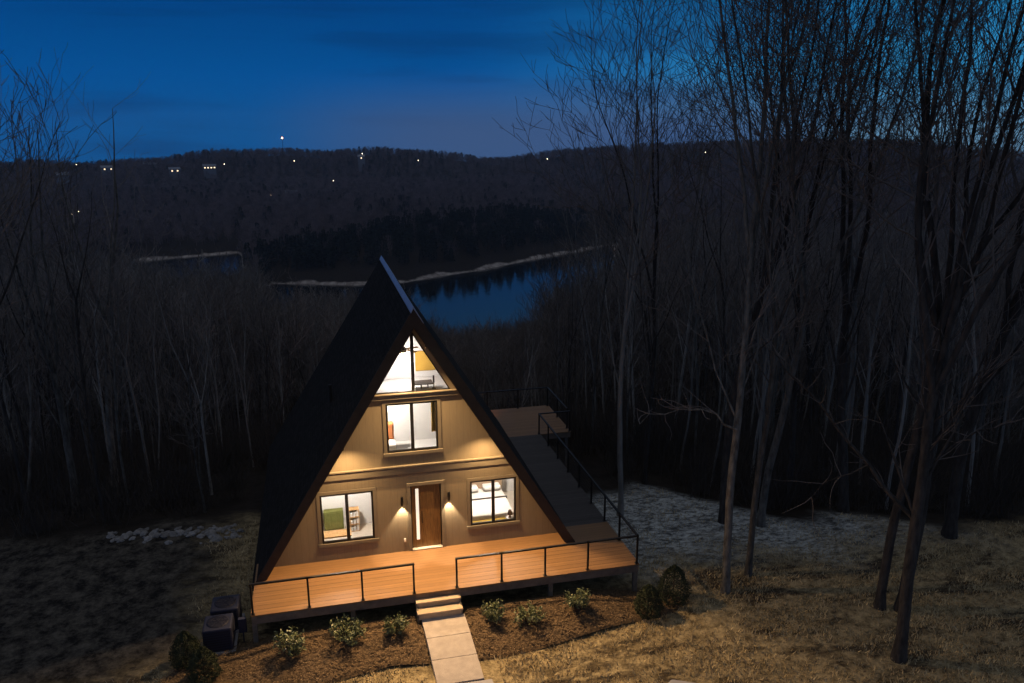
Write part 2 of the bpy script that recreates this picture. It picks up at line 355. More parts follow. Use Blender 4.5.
# ------------------------------------------------------------------ house
XC = .18
AP_O, SL_O = 7.487, 1.62         # outer roof plane: z = AP_O - SL_O*|x-XC|
AP_I, SL_I = 6.98, 1.60          # inner
YF, YR, YRF = -.674, 9.6, 10.1   # front, rear of ridge, rear of foot
house = tag(empty('a_frame_house', (XC, 4, -1)), 'steep black roofed A-frame house with tan gable front and lit windows', 'house')
HB = house.location.copy()
def hp(mbx, name, m, parent=None, bevel=0):
    o = mbx.build(name, m, None, bevel=bevel)
    p = parent or house
    # keep mesh in world coordinates: parent without moving
    o.parent = p
    q = p; off = Vector((0, 0, 0))
    while q is not None: off += q.location; q = q.parent
    o.location = -off
    return o
def roof_side(sgn):
    foot_o = (AP_O + .26 if sgn < 0 else AP_O - .012) / SL_O + (.03 if sgn > 0 else 0)
    zf = -.26 if sgn < 0 else .012
    xo = XC + sgn * foot_o; xi = XC + sgn * (AP_I - zf) / SL_I
    b = MB()
    pr = [(XC, AP_O), (xo, zf), (xi, zf), (XC, AP_I)]
    n = 4
    vs = []
    for (x, z), yy in [(q, YF) for q in pr]: vs.append((x, yy, z))
    for k, (x, z) in enumerate(pr): vs.append((x + (.06 if sgn > 0 and k in (1, 2) else 0), YR if k in (0, 3) else YRF, z - (.12 if k in (0, 3) else 0)))
    b.add(vs, [(0, 1, 2, 3), (7, 6, 5, 4), (0, 4, 5, 1), (1, 5, 6, 2), (2, 6, 7, 3), (3, 7, 4, 0)])
    ro = hp(b, 'roof', M['shingle'])
    # rake trim boards front, proud of the roof edge
    f = MB()
    t = .02
    f.add([(XC, YF - .03, AP_O + .03), (xo + sgn * .02, YF - .03, zf), (xi + sgn * .01, YF - .03, zf), (XC, YF - .03, AP_I + .01),
           (XC, YF - .003, AP_O + .03), (xo + sgn * .02, YF - .003, zf), (xi + sgn * .01, YF - .003, zf), (XC, YF - .003, AP_I + .01)],
          [(0, 1, 2, 3), (7, 6, 5, 4), (0, 4, 5, 1), (1, 5, 6, 2), (2, 6, 7, 3), (3, 7, 4, 0)])
    hp(f, 'rake_board', M['rake'], ro)
    s = MB()
    xs = XC + sgn * (AP_I - .03 - zf) / SL_I
    s.add([(XC, YF + .02, AP_I - .004), (xi, YF + .02, zf), (xs, YF + .02, zf), (XC, YF + .02, AP_I - .04),
           (XC, -.002, AP_I - .004), (xi, -.002, zf), (xs, -.002, zf), (XC, -.002, AP_I - .04)],
          [(0, 1, 2, 3), (7, 6, 5, 4), (0, 4, 5, 1), (1, 5, 6, 2), (2, 6, 7, 3), (3, 7, 4, 0)])
    hp(s, 'soffit', M['soffit'], ro)
    # white inner lining
    w = MB()
    xw = XC + sgn * (AP_I - .035) / SL_I
    w.add([(XC, .16, AP_I - .03), (xw, .16, 0.01), (xw - sgn * .05, .16, .01), (XC, .16, AP_I - .12),
           (XC, 9.1, AP_I - .15), (xw, 9.1, 0.01), (xw - sgn * .05, 9.1, .01), (XC, 9.1, AP_I - .24)],
          [(0, 1, 2, 3), (7, 6, 5, 4), (0, 4, 5, 1), (1, 5, 6, 2), (2, 6, 7, 3), (3, 7, 4, 0)])
    hp(w, 'ceiling_lining', M['white'])
roof_side(-1); roof_side(1)
# ridge cap of bent pale metal, lying mostly on the right slope
b = MB()
c_l, c_r = .07, .26
y0, y1 = YF - .05, YR + .02
def rz(dx): return AP_O - SL_O * abs(dx)
pr = [(XC - c_l, rz(c_l) + .04), (XC, AP_O + .075), (XC + c_r, rz(c_r) + .05), (XC + c_r, rz(c_r) + .02), (XC, AP_O + .03), (XC - c_l, rz(c_l) + .01)]
b.prism(pr, y0, y1)
b.v = [(x, y, z - (.12 if y > 5 else 0)) for x, y, z in b.v]; hp(b, 'ridge_cap', M['ridge'])

def wall_with_holes(name, outer, holes, y0, y1, m):
    cu = bpy.data.curves.new(name, 'CURVE'); cu.dimensions = '2D'; cu.fill_mode = 'BOTH'; cu.extrude = (y1 - y0) / 2
    for poly in [outer] + holes:
        sp = cu.splines.new('POLY'); sp.points.add(len(poly) - 1)
        for i, (x, z) in enumerate(poly): sp.points[i].co = (x, z, 0, 1)
        sp.use_cyclic_u = True
    tmp = bpy.data.objects.new('t', cu); COL.objects.link(tmp)
    dg = bpy.context.evaluated_depsgraph_get()
    me = bpy.data.meshes.new_from_object(tmp.evaluated_get(dg))
    bpy.data.objects.remove(tmp); bpy.data.curves.remove(cu)
    for v in me.vertices:
        x, z, e = v.co; v.co = (x, (y0 + y1) / 2 - e, z)
    me.name = name; me.materials.clear(); me.materials.append(m)
    bm = bmesh.new(); bm.from_mesh(me); bmesh.ops.remove_doubles(bm, verts=bm.verts, dist=1e-4); bmesh.ops.recalc_face_normals(bm, faces=bm.faces); bm.to_mesh(me); bm.free()
    o = link_mesh(name, me, house, -HB)
    return o
def rect(x0, x1, z0, z1): return [(x0, z0), (x1, z0), (x1, z1), (x0, z1)]
W_L = (-2.605, -1.10, .547, 2.066); W_R = (1.755, 3.165, .58, 2.03); W_M = (-.628, .848, 3.166, 4.649)
DOOR = (-.02, .88, .0, 2.08)
e = .06
TRI = [(-.99, 4.945), (1.245, 4.945), (XC - .03 + .03, 6.74)]
xb = (AP_I - .02) / SL_I
outer = [(XC - xb, .0), (DOOR[0], .0), (DOOR[0], DOOR[3]), (DOOR[1], DOOR[3]), (DOOR[1], .0), (XC + xb, .0), (XC, AP_I - .02)]
wall_with_holes('front_wall', outer, [rect(*W_L), rect(*W_R), rect(*W_M), TRI], 0, .14, M['siding'])
# rear wall
outer = [(XC - xb, .0), (XC + xb, .0), (XC, AP_I - .16)]
RW = (1.2, 3.4, .05, 2.15)
wall_with_holes('rear_wall', outer, [rect(*RW)], 9.15, 9.27, M['siding'])
# trims
def win(name_, W, sill=True, trimw=.095):
    x0, x1, z0, z1 = W
    t = MB()
    t.box(x0 - trimw, x1 + trimw, -.022, -.003, z1, z1 + trimw)
    t.box(x0 - trimw, x0, -.02, -.003, z0, z1); t.box(x1, x1 + trimw, -.02, -.003, z0, z1)
    t.box(x0 - trimw - .02, x1 + trimw + .02, -.05, -.003, z0 - trimw, z0)
    w = empty('window', (0, 0, 0)); 
    fr = MB()
    s = .055
    fr.box(x0, x1, .0, .07, z1 - s, z1); fr.box(x0, x1, .0, .07, z0, z0 + s)
    fr.box(x0, x0 + s, .002, .068, z0 + s, z1 - s); fr.box(x1 - s, x1, .002, .068, z0 + s, z1 - s)
    f = hp(fr, 'window', M['frame'])
    bpy.data.objects.remove(w)
    hp(t, 'window_trim', M['trim'], f, bevel=.004)
    xm = (x0 + x1) / 2
    mu = MB(); mu.box(xm - .045, xm + .045, .004, .066, z0 + s, z1 - s); hp(mu, 'mullion', M['frame'], f)
    g = MB(); g.box(x0 + s, xm - .045, .03, .036, z0 + s, z1 - s); g.box(xm + .045, x1 - s, .03, .036, z0 + s, z1 - s)
    hp(g, 'window_glass', M['glass'], f)
    return f
win('l', W_L); win('r', W_R); win('m', W_M)
# gable window
def inset(tri, d):
    out = []
    n = len(tri)
    for i in range(n):
        a, b_, c = Vector(tri[i - 1]), Vector(tri[i]), Vector(tri[(i + 1) % n])
        u1 = (b_ - a).normalized(); u2 = (c - b_).normalized()
        n1 = Vector((-u1.y, u1.x)); n2 = Vector((-u2.y, u2.x))
        k = d / (1 + n1.dot(n2)); out.append(tuple(b_ + (n1 + n2) * k))
    return out
ti = inset(TRI, .035)
f = MB()
vs = [(x, .0, z) for x, z in TRI] + [(x, .0, z) for x, z in ti] + [(x, .06, z) for x, z in TRI] + [(x, .06, z) for x, z in ti]
fs = []
for i in range(3):
    j = (i + 1) % 3
    fs += [(i, j, 3 + j, 3 + i), (6 + i, 9 + i, 9 + j, 6 + j), (3 + i, 3 + j, 9 + j, 9 + i)]
f.add(vs, fs)
gf = hp(f, 'gable_window', M['frame'])
mu = MB(); mu.box(XC - .045, XC + .045, .003, .058, 4.96, 6.66); hp(mu, 'mullion', M['frame'], gf)
g = MB(); g.prism([tuple(p) for p in ti], .03, .036); hp(g, 'window_glass', M['glass'], gf)
t = MB()
t.box(XC - 1.27, XC + 1.27, -.06, -.003, 4.79, 4.93); t.box(XC - 1.25, XC + 1.25, -.1, -.003, 4.93, 4.955); hp(t, 'window_trim', M['trim'], gf)
# horizontal bands on the gable
def band(z0, z1, d, name='trim_band'):
    b = MB(); h = lambda z: (AP_I - .03 - z) / SL_I
    b.prism([(XC - h(z0), z0), (XC + h(z0), z0), (XC + h(z1), z1), (XC - h(z1), z1)], -d, -.002)
    hp(b, name, M['trim'])
band(2.5, 2.72, .05); band(2.725, 2.76, .09)
# door
t = MB(); t.box(DOOR[0] - .11, DOOR[0], -.045, -.003, 0.013, DOOR[3]); t.box(DOOR[1], DOOR[1] + .11, -.045, -.003, 0.013, DOOR[3]); t.box(DOOR[0] - .11, DOOR[1] + .11, -.05, -.003, DOOR[3], DOOR[3] + .1)
hp(t, 'door_trim', M['trim'], bevel=.006)
d = MB()
d.box(DOOR[0] + .03, .13, .05, .1, .05, 2.05); d.box(.225, DOOR[1] - .03, .05, .1, .05, 2.05); d.box(.13, .225, .05, .1, .05, .3); d.box(.13, .225, .05, .1, 1.95, 2.05)
dr = hp(d, 'front_door', M['door'])
g = MB(); g.box(.132, .223, .06, .09, .302, 1.948); hp(g, 'door_glass', M['frost'], dr)
hd = MB(); hd.tube((.30, .005, .85), (.30, .005, 1.25), .013); hd.tube((.30, .005, .9), (.30, .05, .9), .009); hd.tube((.30, .005, 1.2), (.30, .05, 1.2), .009); hp(hd, 'door_handle', M['black'], dr)
f = MB(); f.box(DOOR[0], DOOR[0] + .03, .02, .12, .03, 2.08); f.box(DOOR[1] - .03, DOOR[1], .02, .12, .03, 2.08); f.box(DOOR[0] + .03, DOOR[1] - .03, .02, .12, 2.05, 2.08)
hp(f, 'door_frame', M['frame'])
t = MB(); t.box(DOOR[0] + .002, DOOR[1] - .002, -.07, .12, .013, .049); hp(t, 'door_threshold', M['threshold'])
t = MB(); t.box(-.26, -.2, -.04, -.003, .32, .42); t.tube((-.23, -.04, .37), (-.23, -.06, .37), .018)
hp(t, 'outlet_cover', M['threshold'])
# floors, inner walls
fl = MB(); fl.box(XC - 4.3, XC + 4.3, .14, 9.14, -.22, -.02); hp(fl, 'interior_floor', M['pale_floor'])
def slab(z0, z1):
    b = MB(); h = lambda z: (AP_I - .13 - z) / SL_I
    b.prism([(XC - h(z0), z0), (XC + h(z0), z0), (XC + h(z1), z1), (XC - h(z1), z1)], .142, 9.13)
    hp(b, 'upper_floor', M['white'])
slab(2.46, 2.74); slab(4.66, 4.78)
def inner_wall(name, z0, z1, y, x0=None, x1=None):
    b = MB(); h = lambda z: (AP_I - .13 - z) / SL_I
    l0, l1 = XC - h(z0), XC - h(z1); r0, r1 = XC + h(z0), XC + h(z1)
    if x1 is not None: r0 = r1 = x1
    if x0 is not None: l0 = l1 = x0
    poly = [(l0, z0), (r0, z0), (r1, z1), (l1, z1)]
    b.prism(poly, y, y + .1); hp(b, name, M['white'])
inner_wall('inner_wall', -.018, 2.455, 2.1, x1=-.5)
inner_wall('inner_wall', -.018, 2.455, 3.3, x0=1.3)
inner_wall('inner_wall', -.018, 2.455, 1.7, x0=-.39, x1=1.19)
inner_wall('inner_wall', 2.742, 4.655, 1.9)
inner_wall('inner_wall', 4.782, 6.8, 1.95)
for x in (-.5, 1.2):
    b = MB(); b.box(x, x + .1, .142, 3.4, -.018, 2.455); hp(b, 'inner_wall', M['white'])
b = MB(); b.box(XC - 4.1, XC + 4.15, .3, 9.1, -1.6, -.25); hp(b, 'foundation', M['found'])
# vent pipe on the left slope
b = MB(); b.tube((-2.1, 3.2, 3.4), (-2.1, 3.2, 4.35), .05, k=12); hp(b, 'vent_pipe', M['fascia'])

# ------------------------------------------------------------------ deck
deck = tag(empty('deck', (0, 0, -1)), 'raised orange brown wooden deck wrapping round the A-frame house', 'deck')
DX0, DX1, DY0 = -4.49, 6.24, -2.37
DZ = 0.0
def dp(mbx, name, m, bevel=0, parent=None):
    o = mbx.build(name, m, parent or deck, bevel=bevel); o.location = (0, 0, 1); return o
b = MB(); b.box(DX0, DX1, DY0, .3, -.035, DZ); dp(b, 'front_boards', M['deck'])
M['deck_shaded'] = plank_mat('deck_boards_shaded', (.065, .058, .054), .14, axis='Y', rough=.7, var=.2, lengthwise=(1, 10, 10))  # same stain as the front boards; the unlit side's shade is in the colour
b = MB(); b.box(4.3, DX1, .303, 8.2, -.037, DZ - .001); dp(b, 'side_boards', M['deck_shaded'])
b = MB(); b.box(-3.6, 7.55, 8.203, 11.6, -.036, DZ - .002); dp(b, 'rear_boards', M['deck'])
b = MB()
b.box(DX0 + .02, DX1 - .02, DY0 + .012, DY0 + .05, -.26, -.037); b.box(DX0 + .02, DX0 + .06, DY0 + .05, .0, -.26, -.037); b.box(DX1 - .06, DX1 - .02, DY0 + .05, 8.2, -.26, -.038)
b.box(-3.58, 7.53, 11.55, 11.59, -.26, -.038); b.box(7.49, 7.53, 8.22, 11.55, -.26, -.038); b.box(DX1, 7.49, 8.22, 8.26, -.26, -.038); b.box(-3.58, -3.54, 8.22, 11.55, -.26, -.038)
for k in range(9):
    y = DY0 + .5 + k * 0.0
dp(b, 'rim_board', M['deck_side'])
j = MB()
for i in range(26):
    x = DX0 + .3 + i * .41
    if x < DX1 - .1: j.box(x, x + .04, DY0 + .06, .28, -.23, -.04)
dp(j, 'joists', M['post'])
def hz(x, y): return float(h_ground(np.array(x), np.array(y)))
for x, y in [(-4.42, -2.26), (-1.9, -2.2), (.95, -2.2), (3.6, -2.26), (6.16, -2.26), (6.1, .4), (6.1, 3.0), (6.1, 5.6), (6.1, 8.1), (-4.42, -.5), (7.4, 8.4), (7.4, 11.4), (3.4, 11.4), (-.6, 11.4), (-3.45, 11.4)]:
    b = MB(); b.box(x - .06, x + .06, y - .06, y + .06, hz(x, y) - .3, -.24); o = dp(b, 'support_post', M['post'])
# stairs
st = tag(empty('deck_steps', (.375, -2.6, -1)), 'three pale wooden steps from deck gap down to concrete path', 'steps')
def sp_(mbx, name, m, bevel=.008):
    o = mbx.build(name, m, st, bevel=bevel); o.location = (-.375, 2.6, 1); return o
for i, (z, y0_, y1_) in enumerate([(-.17, -2.54, -2.30), (-.33, -2.82, -2.56)]):
    b = MB(); b.box(-.24, .99, y0_ - .02, y1_, z - .045, z); sp_(b, 'tread', M['step'])
    b = MB(); b.box(-.2, .95, y0_ + .01, y0_ + .03, z - .2, z - .047); sp_(b, 'riser', M['step'])
for x in (-.235, .945):
    b = MB(); b.add([(x + dx, y, z) for dx in (0, .04) for y, z in [(-2.39, -.22), (-2.39, -.8), (-2.8, -.7), (-2.8, -.38)]], [(0, 1, 2, 3), (7, 6, 5, 4), (0, 4, 5, 1), (1, 5, 6, 2), (2, 6, 7, 3), (3, 7, 4, 0)])
    sp_(b, 'stringer', M['post'], 0)

# railings
def railing(pts, label, ends=True, z0=0.0, H=.88):
    r = tag(empty('deck_railing', (pts[0][0], pts[0][1], z0)), label, 'railing')
    o0 = Vector((pts[0][0], pts[0][1], z0))
    def add(mbx, name):
        o = mbx.build(name, M['black'], r); o.location = -o0; return o
    for (x, y) in pts:
        b = MB(); b.box(x - .025, x + .025, y - .025, y + .025, z0 + .001, z0 + H - .03)
        b.box(x - .05, x + .05, y - .05, y + .05, z0 + .001, z0 + .012)
        add(b, 'rail_post')
    b = MB()
    for p, q in zip(pts[:-1], pts[1:]):
        d = Vector((q[0] - p[0], q[1] - p[1], 0)); ln = d.length; a = math.atan2(d.y, d.x)
        Mx = Matrix.Translation((p[0], p[1], z0 + H)) @ Matrix.Rotation(a, 4, 'Z')
        b.box(-.0301, ln + .0302, -.03, .03, -.03, .012, Mx)
    add(b, 'top_rail')
    c = MB()
    for p, q in zip(pts[:-1], pts[1:]):
        for k in range(1, 7):
            z = z0 + H * k / 7.3
            c.tube((p[0], p[1], z), (q[0], q[1], z), .0025, k=4, cap=False)
    add(c, 'cable')
yy = DY0 + .06
railing([(-4.43, yy), (-3.01, yy), (-1.62, yy), (-.25, yy)], 'black metal railing on deck front left of the steps')
railing([(.92, yy), (2.18, yy), (3.43, yy), (4.69, yy), (6.18, yy), (6.18, -.9), (6.18, .4), (6.18, 1.7), (6.18, 3.0), (6.18, 4.3), (6.18, 5.6), (6.18, 6.9), (6.18, 8.25), (7.48, 8.25)], 'long black railing right of the steps and along the right deck side')
railing([(7.48, 8.6), (7.48, 10.0), (7.48, 11.53), (6.1, 11.53), (4.7, 11.53), (3.3, 11.53), (1.9, 11.53), (.5, 11.53), (-.9, 11.53), (-2.3, 11.53), (-3.52, 11.53), (-3.52, 10.2), (-3.52, 8.9)], 'black railing around the rear end of the deck behind the house')

# ------------------------------------------------------------------ lamps on the house
WARM = (1, .63, .30)
def lamp(kind, name, loc, power, color, parent=None, size=.03, spot=None, blend=.6, rot=(0, 0, 0)):
    l = bpy.data.lights.new(name, kind); l.energy = power; l.color = color
    l.shadow_soft_size = size
    if kind == 'SPOT': l.spot_size = R(spot); l.spot_blend = blend
    o = bpy.data.objects.new(name, l); COL.objects.link(o); o.location = loc; o.rotation_euler = rot
    if parent: o.parent = parent
    return o
def sconce(x, label):
    s = tag(empty('wall_sconce', (x, -.005, 1.67)), label, 'wall lamp')
    b = MB(); b.box(-.03, .03, 0, .003, -.06, .06); b.box(-.015, .015, -.06, 0, -.015, .015)
    b.build('bracket', M['black'], s)
    b = MB(); b.lathe([(.035, .13), (.04, .12), (.04, -.13), (.034, -.13), (.034, -.1)], (0, -.09, 0), k=16); b.build('lamp_shade', M['black'], s)
    b = MB(); b.lathe([(.028, -.118), (.028, -.108)], (0, -.09, 0), k=12); b.build('bulb', M['bulb'], s)
    lamp('SPOT', 'sconce_light', (0, -.09, -.135), 130, (1, .74, .48), s, .02, 75, .45)
sconce(-.28, 'black cylinder wall lamp left of the front door')
sconce(1.10, 'black cylinder wall lamp right of the front door')
def soffit_light(sgn, dx, power, label, spot=150, blend=.6, aim=(0, 0, 0), y=-.36):
    z = AP_I - SL_I * dx - .045
    x = XC + sgn * (dx - .015)
    s = tag(empty('soffit_light', (x, y, z)), label, 'soffit light')
    s.rotation_euler = (0, sgn * math.atan(SL_I), 0)
    b = MB(); b.lathe([(.05, .012), (.055, 0), (.042, -.004), (.042, .004)], k=16); b.build('trim_ring', M['fascia'], s)
    b = MB(); b.lathe([(.038, .003), (.038, -.003)], k=16); b.build('lens', M['bulb'], s)
    o = lamp('SPOT', 'downlight', (x - sgn * .05, y, z - .05), power, WARM, None, .03, spot, blend, aim)
    tag(o, kind='helper')
    return s
soffit_light(1, .34, 2300, 'soffit light near the roof peak on the right slope', 165, 1.0, (R(-48), 0, 0), y=-.55)
soffit_light(-1, .34, 2300, 'soffit light near the roof peak on the left slope', 165, 1.0, (R(-48), 0, 0), y=-.55)
soffit_light(1, 2.05, 290, 'added soffit light for the wall glow beside the second floor window, right slope', 140, 1.0, y=-.6)  # this mid-slope pair is added to make the glow pools on the gable wall
soffit_light(-1, 2.05, 290, 'added soffit light for the wall glow beside the second floor window, left slope', 140, 1.0, y=-.6)
soffit_light(1, 2.95, 55, 'soffit light above the right ground floor window', 140, .9, (R(-40), 0, 0), y=-.5)
soffit_light(-1, 2.95, 20, 'soffit light above the left ground floor window', 140, .9, (R(-40), 0, 0), y=-.5)
# lamp over the rear deck
s = tag(empty('wall_sconce', (2.6, 9.275, 1.9)), 'wall lamp on the rear gable above the rear deck', 'wall lamp')
b = MB(); b.box(-.06, .06, 0, .03, -.1, .1); b.build('bracket', M['black'], s)
b = MB(); b.lathe([(.05, -.12), (.05, .1), (.02, .12)], (0, .09, 0)); b.build('lamp_shade', M['bulb'], s)
lamp('POINT', 'rear_light', (3.2, 9.75, 2.1), 130, (1, .45, .25), None, .1)

# ------------------------------------------------------------------ rooms
def room_light(x, y, z, p, label, c=(1, .89, .77)):
    s = tag(empty('ceiling_light', (x, y, z)), label, 'ceiling light')
    b = MB(); b.lathe([(.12, 0), (.13, -.02), (.1, -.04)], k=20); b.build('lamp_shade', M['bulb'], s)
    lamp('POINT', 'room_light', (0, 0, -.12), p, c, s, .08)
room_light(-2.0, .75, 2.44, 250, 'flush ceiling light in the left ground floor room')
room_light(2.6, 1.5, 2.44, 270, 'flush ceiling light in the right ground floor bedroom')
room_light(.4, 1.0, 2.44, 40, 'flush ceiling light in the entry hall')
room_light(-.9, .8, 4.64, 300, 'flush ceiling light in the second floor bedroom')
def fabric(name, c, var=.06): return mat(name, c, .9, var=var, scale=8)
M['green'] = fabric('green_panel', (.12, .13, .035), .15); M['wicker'] = mat('wicker', (.45, .27, .12), .8, var=.3, scale=20)
M['linen'] = fabric('linen', (.75, .72, .68)); M['tan'] = fabric('tan_headboard', (.42, .30, .20)); M['dark'] = fabric('dark_throw', (.06, .05, .045))
M['mustard'] = fabric('mustard', (.42, .27, .04)); M['orange'] = fabric('orange', (.55, .20, .07)); M['ochre'] = mat('ochre_canvas', (.55, .33, .06), .8, var=.08, scale=2)
# left room
t = tag(empty('cabinet', (-2.25, 1.95, -.02)), 'green panelled cabinet behind the left ground floor window', 'cabinet')
b = MB(); b.box(-.3, .3, -.12, .12, 0.04, .66); b.build('body', M['green'], t, bevel=.01)
b = MB(); [b.box(-.3 + .03 + k * .19, -.3 + .19 + k * .19, -.135, -.122, .09, .62) for k in range(3)]; b.build('door', M['green'], t, bevel=.004)
t = tag(empty('shelf', (-1.62, 1.75, -.02)), 'tan wicker shelf unit behind the left ground floor window', 'shelf')
b = MB()
b.box(-.15, -.13, -.12, .12, 0, .74); b.box(.13, .15, -.12, .12, 0, .74)
for z in (0, .24, .48, .72): b.box(-.13, .13, -.12, .12, z, z + .02)
b.box(-.13, .13, .1, .12, .02, .74); b.build('frame', M['wicker'], t)
b = MB(); [b.box(-.12 + .09 * i, -.05 + .09 * i, -.1, .06, z + .022, z + .14 + .03 * i) for i in range(3) for z in (0, .24, .48)]; b.build('basket', M['linen'], t)
t = tag(empty('low_table', (-2.25, .8, -.02)), 'low pale bench with wooden top under the left ground floor window', 'bench')
b = MB(); b.box(-.5, .5, -.2, .2, .40, .45); b.build('top', M['wicker'], t, bevel=.005)
for x in (-.45, .45):
    for y in (-.16, .16): b = MB(); b.box(x - .025, x + .025, y - .025, y + .025, 0, .4); b.build('leg', M['linen'], t)
# right bedroom
t = tag(empty('bed', (2.55, 1.7, -.02)), 'white bed with tan headboard behind the right ground floor window', 'bed')
b = MB(); b.box(-.75, .75, -1.0, 1.05, .12, .32); b.build('frame', M['tan'], t)
b = MB(); b.box(-.74, .74, -.98, 1.02, .32, .52); b.build('mattress', M['linen'], t, bevel=.05)
b = MB(); b.box(-.8, .8, 1.06, 1.14, 0, .98); b.build('headboard', M['tan'], t, bevel=.02)
b = MB(); b.box(-.765, .765, .12, .2, .30, .545); b.build('blanket', M['dark'], t, bevel=.01)
for x in (-.38, .38): b = MB(); b.box(x - .3, x + .3, .62, .98, .54, .70); b.build('pillow', M['linen'], t, bevel=.06)
t = tag(empty('bench', (2.4, .42, -.02)), 'mustard bench at the foot of the white bed', 'bench')
b = MB(); b.box(-.55, .55, -.14, .14, .36, .46); b.build('seat', M['mustard'], t, bevel=.02)
for x in (-.5, .5):
    for y in (-.1, .1): b = MB(); b.box(x - .02, x + .02, y - .02, y + .02, 0, .36); b.build('leg', M['dark'], t)
t = tag(empty('table_lamp', (3.08, .45, -.02)), 'small dark table lamp at the right window corner', 'lamp')
b = MB(); b.lathe([(.06, .5), (.02, .53), (.02, .6)], k=12); b.build('base', M['dark'], t)
b = MB(); b.lathe([(.09, .6), (.045, .74)], k=12); b.build('lamp_shade', M['dark'], t)
b = MB(); b.lathe([(.13, 0), (.13, .5)], k=16); b.build('stand', M['linen'], t)
t = tag(empty('wall_blind', (2.55, 3.27, .9)), 'slatted blind hanging over the white bed headboard', 'blind')
b = MB(); [b.box(-.7, -.1, -.02, .0, .1 + i * .09, .13 + i * .09) for i in range(10)]; [b.box(.1, .7, -.02, .0, .1 + i * .09, .13 + i * .09) for i in range(10)]; b.build('slats', M['dark'], t)
b = MB(); b.box(-.09, .09, -.03, .0, 0, 1.05); b.build('panel', M['wicker'], t)
# second floor
t = tag(empty('armchair', (-.55, .95, 2.742)), 'orange armchair at the left of the second floor window', 'chair')
b = MB(); b.box(-.3, .25, -.3, .3, .1, .42); b.build('seat', M['linen'], t, bevel=.05)
b = MB(); b.box(-.3, .22, .1, .28, .4, .95); b.build('backrest', M['orange'], t, bevel=.06)
for x in (-.26, .2):
    for y in (-.26, .26): b = MB(); b.tube((x, y, 0), (x, y, .1), .02); b.build('leg', M['dark'], t)
t = tag(empty('chandelier', (.55, .8, 4.655)), 'dark branched chandelier at the top of the second floor window', 'chandelier')
b = MB(); b.tube((0, 0, 0), (0, 0, -.24), .01); b.build('rod', M['dark'], t)
for k in range(6):
    a = k * math.pi / 3; b = MB(); b.tube((0, 0, -.24), (.3 * math.cos(a), .3 * math.sin(a), -.22), .012, k=6); b.tube((.3 * math.cos(a), .3 * math.sin(a), -.22), (.3 * math.cos(a), .3 * math.sin(a), -.16), .018, k=6); b.build('arm', M['dark'], t)
t = tag(empty('curtain', (.86, .28, 4.6)), 'ochre curtain at the right edge of the second floor window', 'curtain')
b = MB()
for k in range(6): b.tube((-.14 + k * .04, .02 * (k % 2), -.02), (-.14 + k * .04, .02 * (k % 2), -1.0), .024, k=8)
b.build('cloth', M['ochre'], t)
b = MB(); b.tube((-.18, 0, 0), (.12, 0, 0), .012, k=8); b.build('rod', M['dark'], t)
# loft
t = tag(empty('ceiling_fan', (.03, .9, 6.55)), 'ceiling fan with light hanging behind the gable window', 'ceiling fan')
b = MB(); b.tube((0, 0, .15), (0, 0, -.55), .014); b.build('rod', M['dark'], t)
b = MB(); b.lathe([(.04, -.5), (.09, -.55), (.09, -.64), (.05, -.68)]); b.build('motor', M['dark'], t)
for k in range(5):
    a = k * 2 * math.pi / 5 + .3; b = MB(); b.box(.08, .48, -.05, .05, -.6, -.59, Matrix.Rotation(a, 4, 'Z') @ Matrix.Rotation(.12, 4, 'X')); b.build('blade', M['wicker'], t)
b = MB(); b.lathe([(.03, -.8), (.07, -.75), (.06, -.68)]); b.build('bulb', M['bulb'], t)
lamp('POINT', 'fan_light', (0, .3, -1.1), 60, (1, .9, .82), t, .06)
t = tag(empty('canvas_picture', (.78, 1.945, 5.28)), 'square ochre canvas on the loft wall behind the gable window', 'picture')
b = MB(); b.box(-.3, .3, -.03, 0, -.3, .33); b.build('canvas', M['ochre'], t)
t = tag(empty('desk', (.55, .8, 4.782)), 'dark topped small desk behind the gable window', 'desk')
b = MB(); b.box(-.3, .28, -.2, .2, .16, .19); b.build('top', M['dark'], t)
for x in (-.05, .15):  b = MB(); b.box(x - .015, x + .015, -.015, .015, 0, .16); b.build('leg', M['dark'], t)
t = tag(empty('floor_lamp', (.86, .7, 4.782)), 'slim dark lamp beside the loft desk', 'lamp')
b = MB(); b.lathe([(.06, 0), (.06, .02), (.015, .03), (.015, .2)], k=12); b.build('base', M['dark'], t)
b = MB(); b.lathe([(.03, .18), (.025, .4)], k=12); b.build('lamp_shade', M['dark'], t)

